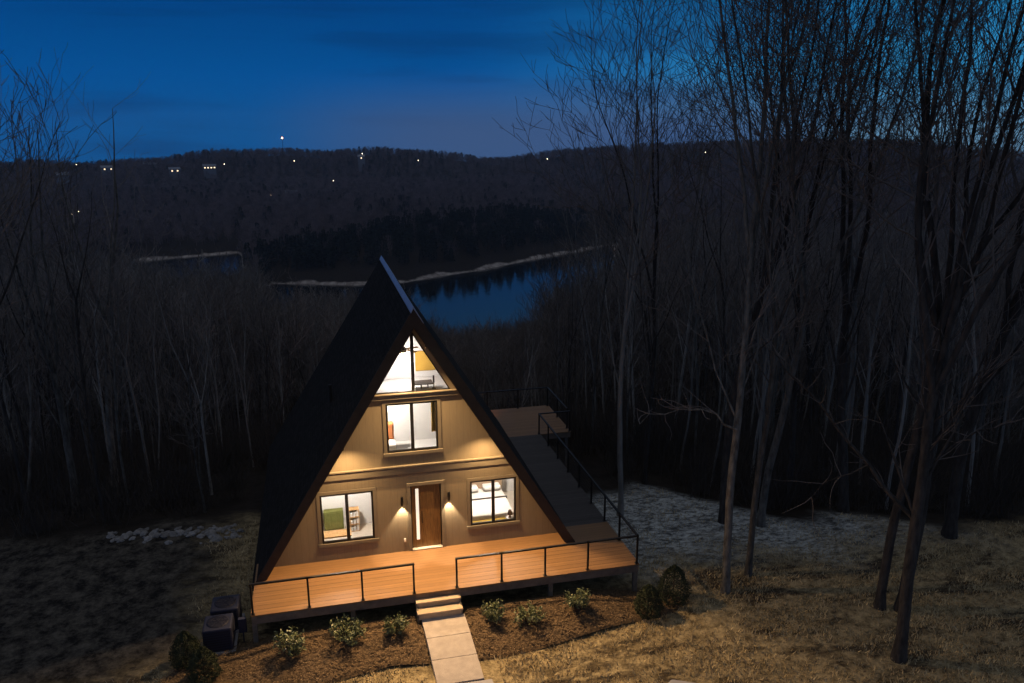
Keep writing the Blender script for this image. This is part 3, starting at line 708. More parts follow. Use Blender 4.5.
# ------------------------------------------------------------------ yard
def sheet(name, poly, z, m, thick=.0, **k):
    b = MB(); n = len(poly)
    if thick:
        b.add([(x, y, z) for x, y in poly] + [(x, y, z - thick) for x, y in poly], [tuple(range(n)), tuple(range(2 * n - 1, n - 1, -1))] + [(i, n + i, n + (i + 1) % n, (i + 1) % n) for i in range(n)])
    else: b.add([(x, y, z) for x, y in poly], [tuple(range(n))])
    return b.build(name, m, **k)
def mound(x, y):
    fx = max(0, min(1, (6.2 - abs(x - .5)) / 3)); fx = fx * fx * (3 - 2 * fx)
    return -1 + .34 * fx * max(0, min(1, (y + 4.25) / 1.4)) * max(0, min(1, (-2.0 - y) / .5))
def bed_mesh(name, poly, label=None):
    """mounded mulch bed"""
    bm = bmesh.new()
    vs = [bm.verts.new((x, y, -.997)) for x, y in poly]
    bm.faces.new(vs); bmesh.ops.triangulate(bm, faces=bm.faces)
    bmesh.ops.subdivide_edges(bm, edges=bm.edges, cuts=7, use_grid_fill=True)
    bmesh.ops.triangulate(bm, faces=bm.faces)
    bmesh.ops.subdivide_edges(bm, edges=bm.edges, cuts=1, use_grid_fill=True)
    P = [Vector(p) for p in poly]
    for v in bm.verts: v.co.z = mound(v.co.x, v.co.y) + .003
    for v in bm.verts:
        d = 1e9
        for i in range(len(P)):
            a, c = P[i - 1], P[i]; ab = c - a; q = Vector(v.co.xy); t = max(0, min(1, (q - a).dot(ab) / ab.length_squared)); d = min(d, (q - a - ab * t).length)
        v.co.z += min(d / .35, 1) * .07 + mnoise.noise(v.co * 2.2) * .03 * min(d / .2, 1) + mnoise.noise(v.co * 7) * .025 * min(d / .2, 1)
    me = bpy.data.meshes.new(name); bm.to_mesh(me); bm.free(); me.materials.append(M['mulch'])
    for p in me.polygons: p.use_smooth = True
    return tag(link_mesh(name, me), kind='structure')
BED_R = [(1.05, -2.8), (1.12, -4.25), (1.9, -4.25), (2.9, -4.15), (4.0, -3.95), (5.0, -3.75), (6.0, -3.6), (6.9, -3.45), (7.4, -3.1), (7.3, -2.6), (6.9, -2.3), (5.5, -1.9), (1.3, -1.9)]
BED_L = [(-.12, -2.8), (-.1, -4.1), (-1.0, -3.98), (-1.9, -4.1), (-2.8, -4.25), (-3.9, -4.4), (-5.0, -4.3), (-6.1, -3.9), (-6.7, -3.3), (-6.3, -2.6), (-5.4, -2.5), (-4.4, -1.9), (-.3, -1.9)]
bed_mesh('mulch_bed', BED_R); bed_mesh('mulch_bed', BED_L)
# path of concrete slabs
prof = [(-2.8, -.52), (-3.5, -.635), (-4.2, -.80), (-4.98, -.955)]
b = MB()
for i in range(3):
    (ya, za), (yb, zb) = prof[i], prof[i + 1]; xa = -.13 + .03 * i
    b.add([(x, y, z) for z_ in (0, -.12) for (x, y, z) in ((xa, ya, za + z_), (xa + 1.16, ya, za + z_), (xa + 1.19, yb + .012, zb + z_), (xa + .03, yb + .012, zb + z_))],
          [(0, 1, 2, 3), (7, 6, 5, 4), (0, 4, 5, 1), (1, 5, 6, 2), (2, 6, 7, 3), (3, 7, 4, 0)])
tag(b.build('path', M['concrete'], bevel=.008), kind='structure')
tag(sheet('driveway', [(-.05, -4.99), (1.3, -5.02), (1.6, -9), (.5, -15), (-1.5, -15), (-.8, -9)], -.975, M['concrete2'], .08), kind='structure')
tag(sheet('parking_pad', [(5.25, -6.33), (5.6, -6.1), (6.1, -6.35), (12, -10), (6, -14), (4.6, -9)], -.98, M['concrete2'], .08), kind='structure')

# leaves helper
def leaf_cloud(n, fn, size, rng, asp=.45):
    c = np.array([fn(rng) for _ in range(n)])
    a = rng.normal(size=(n, 3)); a /= np.linalg.norm(a, axis=1)[:, None]
    b_ = rng.normal(size=(n, 3)); b_ -= (b_ * a).sum(1)[:, None] * a; b_ /= np.linalg.norm(b_, axis=1)[:, None]
    s = size * rng.uniform(.6, 1.3, (n, 1))
    V = np.stack([c - a * s, c + b_ * s * asp, c + a * s, c - b_ * s * asp], 1).reshape(-1, 3)
    F = np.arange(4 * n).reshape(-1, 4)
    return V, F
def make_shrub(seed, r=.32, h=.5, n=900):
    rg = np.random.default_rng(seed)
    t = empty('leafy_shrub')
    b = MB(); tips = []
    for k in range(26):
        a = rg.uniform(0, 2 * math.pi); tl = rg.uniform(.2, 1) ** .7; hh = h * rg.uniform(.55, 1.05) * (1 - .25 * tl)
        p0 = Vector((0, 0, 0)); p1 = Vector((math.cos(a) * r * tl * .5, math.sin(a) * r * tl * .5, hh * .5)); p2 = Vector((math.cos(a) * r * tl, math.sin(a) * r * tl, hh))
        b.tube(p0, p1, .009, .006, 5, False); b.tube(p1, p2, .006, .003, 5, False); tips.append((p1, p2))
    b.build('stem', M['twig'], t)
    def fn(rg):
        p1, p2 = tips[rg.integers(len(tips))]; q = p1.lerp(p2, rg.uniform(0, 1) ** .6 * 1.05)
        return np.array(q) + rg.normal(size=3) * .035
    V, F = leaf_cloud(n, fn, .034, rg)
    link_mesh('foliage', np_mesh('foliage', V, F, M['leaf']), t)
    return t
sh = [make_shrub(11), make_shrub(12, .36, .46), make_shrub(13, .3, .55)]
shr = [((1.72, -3.1), 1.2, 'leafy shrub right beside the deck steps'), ((2.69, -3.4), 1.2, 'leafy shrub second from the steps in the right mulch bed'),
       ((4.11, -3.2), 1.25, 'leafy shrub at the middle deck post in the right mulch bed'), ((-.87, -3.03), 1.15, 'leafy shrub left beside the deck steps'),
       ((-2.16, -3.06), 1.35, 'leafy shrub in the middle of the left mulch bed'), ((-3.54, -3.22), 1.35, 'leafy shrub at the dim left end of the deck')]
for i, (p, s, lb) in enumerate(shr):
    o = sh[i] if i < 3 else copy_tree(sh[i % 3])
    o.location = (p[0], p[1], mound(*p) + .02); o.rotation_euler = (0, 0, i * 1.7); o.scale = (s, s, s)
    tag(o, lb, 'shrub', 'leafy shrubs in the mulch beds')
def make_conifer(seed, h, r):
    rg = np.random.default_rng(seed); t = empty('evergreen_shrub')
    b = MB(); b.tube((0, 0, 0), (0, 0, h * .9), .03, .008, 7); b.build('trunk', M['twig'], t)
    def fn(rg):
        z = rg.uniform(.02, 1); a = rg.uniform(0, 2 * math.pi); q = r * (1 - z ** 2.6) ** .8 * (.6 + .4 * min(1, z * 5)) * rg.uniform(.7, 1.0) * (1 + .12 * math.sin(5 * a + z * 9))
        return np.array((q * math.cos(a), q * math.sin(a), z * h))
    V, F = leaf_cloud(6500, fn, .028, rg, .35)
    link_mesh('foliage', np_mesh('foliage', V, F, M['leafdark']), t)
    return t
for i, (p, h, r, lb) in enumerate([((6.1, -3.43), .95, .42, 'small rounded evergreen at the right deck corner'), ((7.06, -2.97), 1.15, .5, 'dark rounded evergreen beyond the right deck corner'),
                        ((-5.57, -3.38), .95, .4, 'rounded evergreen at the left end of the left mulch bed'), ((-6.09, -2.61), .95, .4, 'dark rounded evergreen left of the heat pumps')]):
    o = make_conifer(30 + i, h, r); o.location = (p[0], p[1], -.97); tag(o, lb, 'evergreen shrub', 'rounded evergreens')

# heat pumps
def heat_pump():
    t = empty('heat_pump')
    b = MB(); b.box(-.36, .36, -.36, .36, .05, .72); b.build('casing', M['acbody'], t, bevel=.04)
    b = MB()
    for k in range(8): b.box(-.31, .31, -.368, -.362, .12 + k * .07, .15 + k * .07); b.box(-.368, -.362, -.31, .31, .12 + k * .07, .15 + k * .07); b.box(.362, .368, -.31, .31, .12 + k * .07, .15 + k * .07)
    b.build('side_grille', M['acdark'], t)
    b = MB(); b.lathe([(.28, .722), (.28, .73), (.25, .733)], k=28); b.build('fan_opening', M['acdark'], t)
    b = MB()
    for rr in (.1, .17, .24):
        for k in range(24):
            a0, a1 = 2 * math.pi * k / 24, 2 * math.pi * (k + 1) / 24
            b.tube((rr * math.cos(a0), rr * math.sin(a0), .745), (rr * math.cos(a1), rr * math.sin(a1), .745), .004, k=4, cap=False)
    for k in range(6):
        a0 = k * math.pi / 3; b.tube((0, 0, .747), (.28 * math.cos(a0), .28 * math.sin(a0), .747), .005, k=4)
    b.build('fan_guard', M['acbody'], t)
    b = MB(); b.box(-.42, .42, -.42, .42, 0, .05); b.build('base_pad', M['concrete2'], t)
    return t
a = heat_pump(); a.location = (-5.35, -2.0, -.98); tag(a, 'blue grey heat pump with round fan top, nearer of two', 'heat pump', 'heat pumps beside the deck')
c = copy_tree(a); c.location = (-5.25, -1.1, -.98); c['label'] = 'blue grey heat pump with round fan top, farther of two'
t = tag(empty('utility_box', (-4.75, -2.0, -1)), 'small blue grey electrical box between heat pump and deck corner', 'utility box')
b = MB(); b.box(-.1, .1, -.06, .06, .35, .75); b.build('box', M['acbody'], t, bevel=.01)
b = MB(); b.tube((0, 0, 0), (0, 0, .36), .02, k=8); b.tube((-.08, 0, .5), (-.3, 0, .35), .02, k=8); b.build('conduit', M['acbody'], t)

# rocks
def rock_mesh(seed):
    bm = bmesh.new(); bmesh.ops.create_icosphere(bm, subdivisions=3, radius=1); o = Vector((seed * 7.3, seed * 3.1, 0))
    for v in bm.verts:
        n = mnoise.noise(v.co * 1.1 + o) * .45 + mnoise.noise(v.co * 2.6 + o) * .2
        v.co *= 1 + n; v.co.z *= .6; v.co.x *= 1.25
    me = bpy.data.meshes.new('rock'); bm.to_mesh(me); bm.free(); me.materials.append(M['rock']); return me
rocks = [rock_mesh(i) for i in range(5)]
rl = ['pale rubble rock in the low rock line at the left wood edge']
for i in range(110):
    f = (i + random.uniform(-.5, .5)) / 109; x = -9.6 + f * 5.0; y = 5.1 - f * .5 + random.gauss(0, .22)
    if i >= 90: x = random.uniform(-6.6, -5.2); y = random.uniform(3.9, 4.7)
    s = random.uniform(.04, .12) * (1.3 if random.random() < .15 else 1)
    o = link_mesh('rock', rocks[i % 5]); o.location = (x, y, hz(x, y) + s * .05); o.scale = (s, s, s); o.rotation_euler = (random.uniform(-.4, .4), random.uniform(-.4, .4), random.uniform(0, 6))
    tag(o, rl[0], 'rock', 'pale rocks at the left wood edge')

# ------------------------------------------------------------------ bare trees
def grow(seed, H, r0, fork=.45, n_lead=3, spread=.42, lv=4, seg=.8, dens=1.0, wander=.10, uptrop=.10, lean=(0, 0), minr=.007, low=0.25, tw=1.0):
    rg = random.Random(seed)
    br = []                                   # (pts, radii, level)
    def rv(): return Vector((rg.gauss(0, 1), rg.gauss(0, 1), rg.gauss(0, 1)))
    def limb(p, d, L, r, level, frac0=0.0):
        n = max(3, int(L / (seg * (.9 if level < 2 else .75)))) if level < 4 else 3
        n = min(n, 16); st_ = L / n
        pts = [p.copy()]; rad = [r]
        for i in range(n):
            t = (i + 1) / n
            d = (d + rv() * wander * (.35 if level == 0 else .6 if level == 1 else 1.15) + Vector((0, 0, uptrop * (1 + .3 * level)))).normalized()
            p = p + d * st_; pts.append(p.copy())
            rr = max(minr, r * (1 - t * (.62 if level == 0 else .86))); rad.append(rr)
            if level < lv and t > (frac0 if level == 0 else .18) and not (level == 0 and t >= 1):
                k = {0: .75, 1: .95, 2: 1.15, 3: 1.0}.get(level, 1) * dens
                nn = int(k) + (rg.random() < k - int(k))
                for _ in range(nn):
                    ax = d.cross(rv()).normalized(); a = rg.uniform(.55, 1.15) * (spread / .42 if level < 1 else 1) * .85
                    cd = Matrix.Rotation(a, 3, ax) @ d
                    if cd.z < -.1: cd.z *= -.5
                    cl = L * rg.uniform(.28, .5) * (1.15 - .55 * t) if level > 0 else H * rg.uniform(.16, .34) * (1.25 - .7 * t)
                    if cl > .35: limb(p.copy(), cd, cl, max(minr, rr * rg.uniform(.38, .58)), level + 1)
        br.append((pts, rad, level))
        return p, d, rad[-1]
    d0 = Vector((lean[0], lean[1], 1)).normalized()
    p, d, r = limb(Vector((0, 0, -.25)), d0, H * fork, r0, 0, low)
    br[-1] = (br[-1][0], [r0 * 1.5] + [r0 * (1 - .3 * (i / len(br[-1][1]))) for i in range(1, len(br[-1][1]))], 0)
    r = br[-1][1][-1]
    base = rg.uniform(0, 6.28)
    for k in range(n_lead):
        a = base + k * 2 * math.pi / n_lead + rg.uniform(-.4, .4)
        tilt = spread * rg.uniform(.35, 1.15)
        cd = (d + Vector((math.cos(a), math.sin(a), 0)) * math.tan(tilt)).normalized()
        limb(p.copy(), cd, H * (1 - fork) * rg.uniform(.85, 1.15), r * rg.uniform(.6, .85), 1)
    return br
def tubes(br, levels, sides):
    V = []; F = []; off = 0
    for pts, rad, lv in br:
        if lv not in levels: continue
        k = sides[lv]; P = np.array([tuple(q) for q in pts]); n = len(P)
        T = np.gradient(P, axis=0); T /= np.linalg.norm(T, axis=1)[:, None] + 1e-9
        ref = np.array((1., 0, 0)) if abs(T[0][2]) > .6 else np.array((0, 0, 1.))
        U = np.cross(T, ref); U /= np.linalg.norm(U, axis=1)[:, None] + 1e-9; W = np.cross(T, U)
        a = np.arange(k) * 2 * np.pi / k; r = np.array(rad)[:, None, None]
        ring = P[:, None] + r * (U[:, None] * np.cos(a)[None, :, None] + W[:, None] * np.sin(a)[None, :, None])
        V.append(ring.reshape(-1, 3)); i, j = np.meshgrid(np.arange(n - 1), np.arange(k), indexing='ij')
        F.append((np.stack([i * k + j, i * k + (j + 1) % k, (i + 1) * k + (j + 1) % k, (i + 1) * k + j], -1) + off).reshape(-1, 4)); off += n * k
    if not V: return np.zeros((0, 3)), np.zeros((0, 4), int)
    return np.vstack(V), np.vstack(F)
SID = {0: 9, 1: 6, 2: 4, 3: 3, 4: 3, 5: 3}
def side_limbs(limbs, seed):
    rg = random.Random(seed); out = []
    for pts, r0 in limbs:
        P = [Vector(p) for p in pts]; Q = []
        for a, b in zip(P[:-1], P[1:]):
            for t in (0, .5): Q.append(a.lerp(b, t) + Vector((rg.gauss(0, .05), rg.gauss(0, .05), rg.gauss(0, .05))) * (1 if Q else 0))
        Q.append(P[-1]); n = len(Q) - 1
        out.append((Q, [max(.008, r0 * (1 - .8 * i / n)) for i in range(n + 1)], 1))
        for i in range(2, n + 1):
            for _ in range(2):
                d = ((Q[i] - Q[i - 1]).normalized() + Vector((rg.gauss(0, .7), rg.gauss(0, .7), rg.gauss(.25, .5)))).normalized()
                L_ = rg.uniform(.5, 1.5); q = [Q[i]]
                for j in range(4): d = (d + Vector((rg.gauss(0, .2), rg.gauss(0, .2), rg.gauss(.05, .2)))).normalized(); q.append(q[-1] + d * L_ / 4)
                out.append((q, [.014, .012, .01, .008, .006], 3))
    return out
def tree(name, seed, bark, split=1, limbs=(), **k):
    br = grow(seed, **k) + side_limbs(limbs, seed); t = empty(name)
    V, F = tubes(br, range(0, split + 1), SID); link_mesh('trunk', np_mesh('trunk', V, F, bark, True), t)
    V, F = tubes(br, range(split + 1, 7), SID); link_mesh('crown', np_mesh('crown', V, F, M['twigs'], True), t)
    return t
# big trees standing on the lawn: (x, y, H, r, bark, lean, fork, n_lead, label)
G = 'big bare trees on the lawn'
heroes = [
    ('bare_tree', 8.76, -2.85, 24, .12, 'bark1', (.012, .02), .42, 3, .26, 'tall slim bare tree with grey trunk nearest the right deck corner'),
    ('bare_tree', 9.89, -2.17, 22, .10, 'bark1', (.02, 0), .36, 3, .3, 'bare tree just right of the slim grey trunk by the deck'),
    ('bare_tree', 12.61, -4.65, 21, .13, 'bark3', (.0, .02), .44, 3, .3, 'dark straight bare trunk left of the leaning twin trunks'),
    ('bare_tree', 11.53, -6.77, 20, .155, 'bark3', (.07, .10), .36, 3, .3, 'thick dark leaning bare tree nearest the camera on the lawn'),
    ('bare_tree', 13.1, -4.9, 21, .17, 'bark3', (.02, .04), .38, 4, .32, 'thick dark bare tree behind the leaning one'),
    ('bare_tree', 7.54, 2.48, 17, .10, 'bark2', (0, .02), .38, 3, .16, 'pale forked bare tree behind the right deck railing'),
    ('bare_tree', 11.92, .62, 22, .13, 'bark1', (.02, .0), .36, 3, .3, 'bare tree standing at the back of the bluish lawn, right trunk'),
    ('bare_tree', 10.8, 1.13, 20, .14, 'bark3', (-.02, .0), .4, 3, .28, 'dark bare tree at the back of the bluish lawn, left trunk'),
    ('bare_tree', 17.6, -1.6, 22, .2, 'bark3', (.0, .0), .32, 4, .34, 'dark bare tree at the far right edge of the lawn'),
    ('bare_tree', 14.3, 2.6, 21, .11, 'bark3', (-.02, .0), .36, 3, .3, 'slim dark bare tree at the wood edge between the two larger dark trees'),
    ('bare_tree', 19.6, -4.2, 21, .12, 'bark3', (-.03, .0), .34, 3, .34, 'slim dark bare tree at the extreme right of the lawn'),
    ('bare_tree', 9.6, 5.2, 19, .09, 'bark3', (.0, .0), .4, 3, .3, 'slim dark bare tree behind the back of the right lawn'),
    ('bare_tree', 15.6, 1.2, 22, .18, 'bark3', (.0, .0), .32, 3, .34, 'dark bare tree at the right wood edge behind the lawn'),
]
for i, (nm, x, y, H, r, bk, ln, fk, nl, spd, lb) in enumerate(heroes):
    gz = hz(x, y); LB = {3: [([(11.85, -6.35, 2.67), (11.27, -5.84, 3.46), (10.57, -5.27, 4.38), (9.93, -4.8, 5.34), (9.28, -4.35, 6.24), (8.84, -4.07, 6.67)], .06), ([(10.94, -5.56, 3.92), (10.45, -5.18, 3.45), (9.95, -4.81, 2.8)], .025)], 0: [([(8.9, -2.7, 3.98), (8.33, -2.38, 4.37), (7.72, -2.06, 4.49), (7.1, -1.76, 4.35), (6.47, -1.48, 3.94)], .035)], 4: [([(13.3, -4.75, 3.0), (13.88, -5.15, 4.0), (14.25, -5.52, 4.44), (14.68, -5.96, 4.84)], .04)]}
    lb_ = [([(a - x, b_ - y, c_ - gz) for a, b_, c_ in pp], rr_) for pp, rr_ in LB.get(i, [])]
    t = tree(nm, 100 + i, M[bk], limbs=lb_, H=H, r0=r, fork=fk, n_lead=nl, spread=spd, lean=ln, lv=4, low=.5, dens=1.25, uptrop=.075, wander=.11)
    t.location = (x, y, hz(x, y)); tag(t, lb, 'tree', G)
# forked thin trees at the left whose tops stand against the sky
for i, (x, y, H, lb) in enumerate([(-11.22, 13.06, 15.0, 'thin forked bare tree left of the house, its top against the sky'), (-11.86, 9.76, 13.6, 'bare tree near the left picture edge with top against the sky'), (-9.5, 11.4, 12.0, 'pale slender bare tree in front of the left wood'), (-11.6, -1.0, 17, 'big bare tree at the far left with overhanging branches'), (-6.9, 9.6, 9.0, 'pale branching bare tree behind the rock line')]):
    t = tree('bare_tree', 200 + i, M['bark2'] if i in (2, 4) else M['bark1'], H=H, r0=[.15, .14, .06, .2, .055][i], fork=[.5, .42, .5, .3, .45][i], n_lead=[3, 3, 2, 4, 3][i], spread=[.42, .42, .3, .5, .4][i], lv=4 if i == 3 else 3, dens=.8 if i < 2 else 1.0, low=.5, uptrop=.08)
    t.location = (x, y, hz(x, y)); tag(t, lb, 'tree', 'bare trees at the left wood edge')

# wood: prototypes
protos = []
for i in range(9):
    pale = i % 3 == 1
    H = 12.0
    protos.append(tree('bare_tree', 300 + i, M['bark2'] if pale else M['bark1' if i % 3 == 0 else 'bark3'], H=H, r0=random.uniform(.035, .065), fork=random.uniform(.5, .72), n_lead=random.choice((2, 2, 3)), spread=.24, lv=3, dens=1.45, low=.42, uptrop=.08, seg=.6))
def u_of(x, y):
    az = math.atan2(x - CAM.x, y - CAM.y) - YAW; return 512 + FPX * math.tan(max(-1.2, min(1.2, az)))
VL_U = [-100, 0, 60, 110, 160, 245, 268, 400, 440, 520, 545, 563, 600, 680, 1100]; VL_V = [110, 130, 165, 238, 263, 262, 293, 296, 335, 328, 300, 258, 165, 70, 40]
def height_here(x, y, lo=11, hi=19):
    u = u_of(x, y); D = math.hypot(x - CAM.x, y - CAM.y); g_ = hz(x, y)
    v = np.interp(u, VL_U, VL_V) + abs(random.gauss(0, 9)) * (1 if 60 < u < 600 else random.choice((-2, 1)))
    lim = CAM.z + D * slope_at(v) - g_
    return min(random.uniform(lo, hi), lim), g_, u
spots = []
tries = 0
while len(spots) < 275 and tries < 60000:
    tries += 1
    az = random.uniform(-.62, .62); D = math.sqrt(random.uniform(26.5 ** 2, 66 ** 2))
    x = CAM.x + D * math.sin(az + YAW); y = CAM.y + D * math.cos(az + YAW)
    u = u_of(x, y); de = float(np.interp(u, UK, DE))
    if D < de + 1.0: continue
    if -5.8 < x < 8.6 and y < 13.5: continue
    if 180 < u < 500 and D < 36: continue
    if any((x - a) ** 2 + (y - c) ** 2 < 2.0 ** 2 for a, c, *_ in spots): continue
    h, g_, u = height_here(x, y)
    if h < 5.5: continue
    spots.append((x, y, h, g_, u))
print('wood trees', len(spots), tries)
for i, (x, y, h, g_, u) in enumerate(spots):
    j = i % 9
    o = protos[j] if i < 9 else copy_tree(protos[j])
    o.location = (x, y, g_); s = h / 12.0; k = max(s, .75) * random.uniform(.9, 1.15); o.scale = (k, k, s); o.rotation_euler = (random.uniform(-.04, .04), random.uniform(-.04, .04), random.uniform(0, 6.28))
    kind = 'pale grey trunked' if j % 3 == 1 else ('mid grey' if j % 3 == 0 else 'dark trunked')
    side, gr = (('left of the house', 'bare trees in the left wood') if u < 300 else ('behind the house' if u < 580 else 'beyond the right lawn', 'bare trees in the wood behind the house' if u < 580 else 'bare trees in the right wood'))
    tag(o, f'{kind} bare tree in the wood {side}', 'tree', gr)

# masses of trees as stuff, drawn by geometry nodes over a point mesh
def scatter(name, label, pts, scl, protos_, idx=None):
    me = bpy.data.meshes.new(name + '_points'); n = len(pts)
    me.vertices.add(n); me.vertices.foreach_set('co', np.asarray(pts, np.float32).ravel())
    a = me.attributes.new('scl', 'FLOAT_VECTOR', 'POINT'); a.data.foreach_set('vector', np.asarray(scl, np.float32).ravel())
    a = me.attributes.new('rot', 'FLOAT_VECTOR', 'POINT'); rr = np.zeros((n, 3), np.float32); rr[:, 2] = RNG.uniform(0, 6.28, n); a.data.foreach_set('vector', rr.ravel())
    a = me.attributes.new('idx', 'INT', 'POINT'); a.data.foreach_set('value', np.asarray(idx if idx is not None else RNG.integers(0, len(protos_), n), np.int32))
    o = link_mesh(name, me); tag(o, label, kind='stuff')
    ng = bpy.data.node_groups.new(name, 'GeometryNodeTree')
    ng.interface.new_socket('Geometry', in_out='INPUT', socket_type='NodeSocketGeometry'); ng.interface.new_socket('Geometry', in_out='OUTPUT', socket_type='NodeSocketGeometry')
    N = ng.nodes; L = ng.links; gi = N.new('NodeGroupInput'); go = N.new('NodeGroupOutput')
    g2i = N.new('GeometryNodeGeometryToInstance')
    for pr_ in reversed(protos_):
        oi = N.new('GeometryNodeObjectInfo'); oi.inputs['Object'].default_value = pr_; L.new(oi.outputs['Geometry'], g2i.inputs[0])
    ip = N.new('GeometryNodeInstanceOnPoints'); L.new(gi.outputs[0], ip.inputs['Points']); L.new(g2i.outputs[0], ip.inputs['Instance']); ip.inputs['Pick Instance'].default_value = True
    def attr(nm, dt):
        q = N.new('GeometryNodeInputNamedAttribute'); q.data_type = dt; q.inputs['Name'].default_value = nm; return q.outputs['Attribute']
    L.new(attr('idx', 'INT'), ip.inputs['Instance Index'])
    e2r = N.new('FunctionNodeEulerToRotation'); L.new(attr('rot', 'FLOAT_VECTOR'), e2r.inputs[0]); L.new(e2r.outputs[0], ip.inputs['Rotation'])
    L.new(attr('scl', 'FLOAT_VECTOR'), ip.inputs['Scale'])
    L.new(ip.outputs[0], go.inputs[0])
    md = o.modifiers.new('scatter', 'NODES'); md.node_group = ng
    return o
def proto_obj(name, seed, m_trunk, m_twig, **k):
    br = grow(seed, **k); V, F = tubes(br, range(0, 7), {0: 5, 1: 4, 2: 3, 3: 3, 4: 3})
    me = np_mesh(name, V, F, m_trunk, True); return bpy.data.objects.new(name, me)
mid_p = [proto_obj('wood_tree_form', 400 + i, M['bark2'] if i == 1 else M['twigs'], None, H=10, r0=.06, fork=.45, n_lead=3, spread=.36, lv=3, dens=1.3, low=.2, seg=.6, minr=.012, uptrop=.07) for i in range(6)]
# mid wood down to the lake
pts = []; scl = []
while len(pts) < 5200:
    az = random.uniform(-.66, .66); D = math.sqrt(random.uniform(58 ** 2, 420 ** 2)) if random.random() < .62 else math.sqrt(random.uniform(58 ** 2, 160 ** 2))
    x = CAM.x + D * math.sin(az + YAW); y = CAM.y + D * math.cos(az + YAW)
    h, g_, u = height_here(x, y, 9, 15 if D < 200 else 19)
    if g_ < -68: continue
    if h < 4: h = random.uniform(3, 4.5)
    if 405 < u < 548 and h + g_ > CAM.z + D * slope_at(325): h = max(2.5, CAM.z + D * slope_at(330) - g_)
    pts.append((x, y, g_)); k = h / 10; scl.append((max(k, .7), max(k, .7), k))
scatter('woods', 'dense mass of bare trees sloping down to the lake', pts, scl, mid_p)
# undergrowth at the wood edge
def brush_obj(name, seed, n=34, h=1.5, r=.9):
    rg = random.Random(seed); br = []
    for k in range(n):
        a = rg.uniform(0, 6.28); q = rg.uniform(0, 1); p0 = Vector((rg.gauss(0, .25), rg.gauss(0, .25), -.05)); d = Vector((math.cos(a) * r * q, math.sin(a) * r * q, h * rg.uniform(.4, 1)))
        br.append(([p0, p0 + d * .5 + Vector((rg.gauss(0, .06), rg.gauss(0, .06), .05)), p0 + d], [.009, .006, .003], 3))
    V, F = tubes(br, (3,), {3: 3}); return bpy.data.objects.new(name, np_mesh(name, V, F, M['brush']))
bp_ = [brush_obj('brush_form', 500 + i) for i in range(4)]
pts = []; scl = []
while len(pts) < 2200:
    az = random.uniform(-.64, .64); D = math.sqrt(random.uniform(27 ** 2, 62 ** 2))
    x = CAM.x + D * math.sin(az + YAW); y = CAM.y + D * math.cos(az + YAW); u = u_of(x, y)
    if D < float(np.interp(u, UK, DE)) + .8 or (-6 < x < 8.6 and y < 13): continue
    pts.append((x, y, hz(x, y))); k = random.uniform(.5, 1.7); scl.append((k, k, k * random.uniform(.7, 1.3)))
scatter('undergrowth', 'bare brush and saplings on the wood floor', pts, scl, bp_)
# far woods
def far_tree(name, seed, h=12, n=170, r=3.2, m=None, ever=False):
    rg = np.random.default_rng(seed)
    V = []; F = []
    for k in range(n):
        a = rg.uniform(0, 6.28); q = math.sqrt(rg.uniform(0, 1)) * r
        if ever:
            z0 = rg.uniform(.1, .92) * h; q = r * .75 * (1 - z0 / h) ** .8 * rg.uniform(.5, 1); c = np.array((q * math.cos(a), q * math.sin(a), z0)); d = np.array((math.cos(a) * .7, math.sin(a) * .7, -.3)) * 1.0; w = .55
        else:
            zz = rg.uniform(.25, 1); q *= math.sin(min(1, zz * 1.2) * 2.6) * .9 + .15
            c = np.array((q * math.cos(a), q * math.sin(a), zz * h * .92)); d = np.array((math.cos(a) * .5 * q / r, math.sin(a) * .5 * q / r, 1.0)) * rg.uniform(.8, 1.8); w = rg.uniform(.05, .13)
        s = np.cross(d, rg.normal(size=3)); s = s / np.linalg.norm(s) * w; i = len(V)
        V += [c - s, c + s, c + d + s * .3, c + d - s * .3]; F.append((i, i + 1, i + 2, i + 3))
    i = len(V); V += [np.array((-.15, 0, -1)), np.array((.15, 0, -1)), np.array((.08, 0, h * .6)), np.array((-.08, 0, h * .6))]; F.append((i, i + 1, i + 2, i + 3))
    i = len(V); V += [np.array((0, -.15, -1)), np.array((0, .15, -1)), np.array((0, .08, h * .6)), np.array((0, -.08, h * .6))]; F.append((i, i + 1, i + 2, i + 3))
    return bpy.data.objects.new(name, np_mesh(name, np.array(V), np.array(F), m))
fp = [far_tree('far_tree_form', 600 + i, m=M['fartwigs']) for i in range(4)] + [far_tree('far_evergreen_form', 610 + i, h=13, m=M['evergreen'], ever=True, n=150) for i in range(2)]
def far_points(n, d0, d1, a0=-.66, a1=.66):
    az = RNG.uniform(a0, a1, n); D = np.sqrt(RNG.uniform(d0 ** 2, d1 ** 2, n)); return CAM.x + D * np.sin(az + YAW), CAM.y + D * np.cos(az + YAW), D, 512 + FPX * np.tan(az)
x, y, D, u = far_points(34000, 430, 1420)
z = h_ground(x, y); df = np.interp(u, UK, DF); lk = np.interp(u, UK, LAKE)
ok = (D > np.where(lk < -70, df + 22, 430)) & (z > -67.5) | (u > 243) & (u < 275) & (z > -69.6) & (D > 450)
x, y, D, u, z = x[ok], y[ok], D[ok], u[ok], z[ok]
dm = np.interp(u, UK, D_MID)
pe = np.where((u > 258) & (u < 640) & (D < dm + 15), .93, .05) + .12 * (np.sin(x * .013) * np.sin(y * .011) > .4)
idx = np.where(RNG.uniform(size=len(x)) < pe, RNG.integers(4, 6, len(x)), RNG.integers(0, 4, len(x)))
s = RNG.uniform(.6, 1.15, len(x)); w = RNG.uniform(.9, 1.3, len(x))
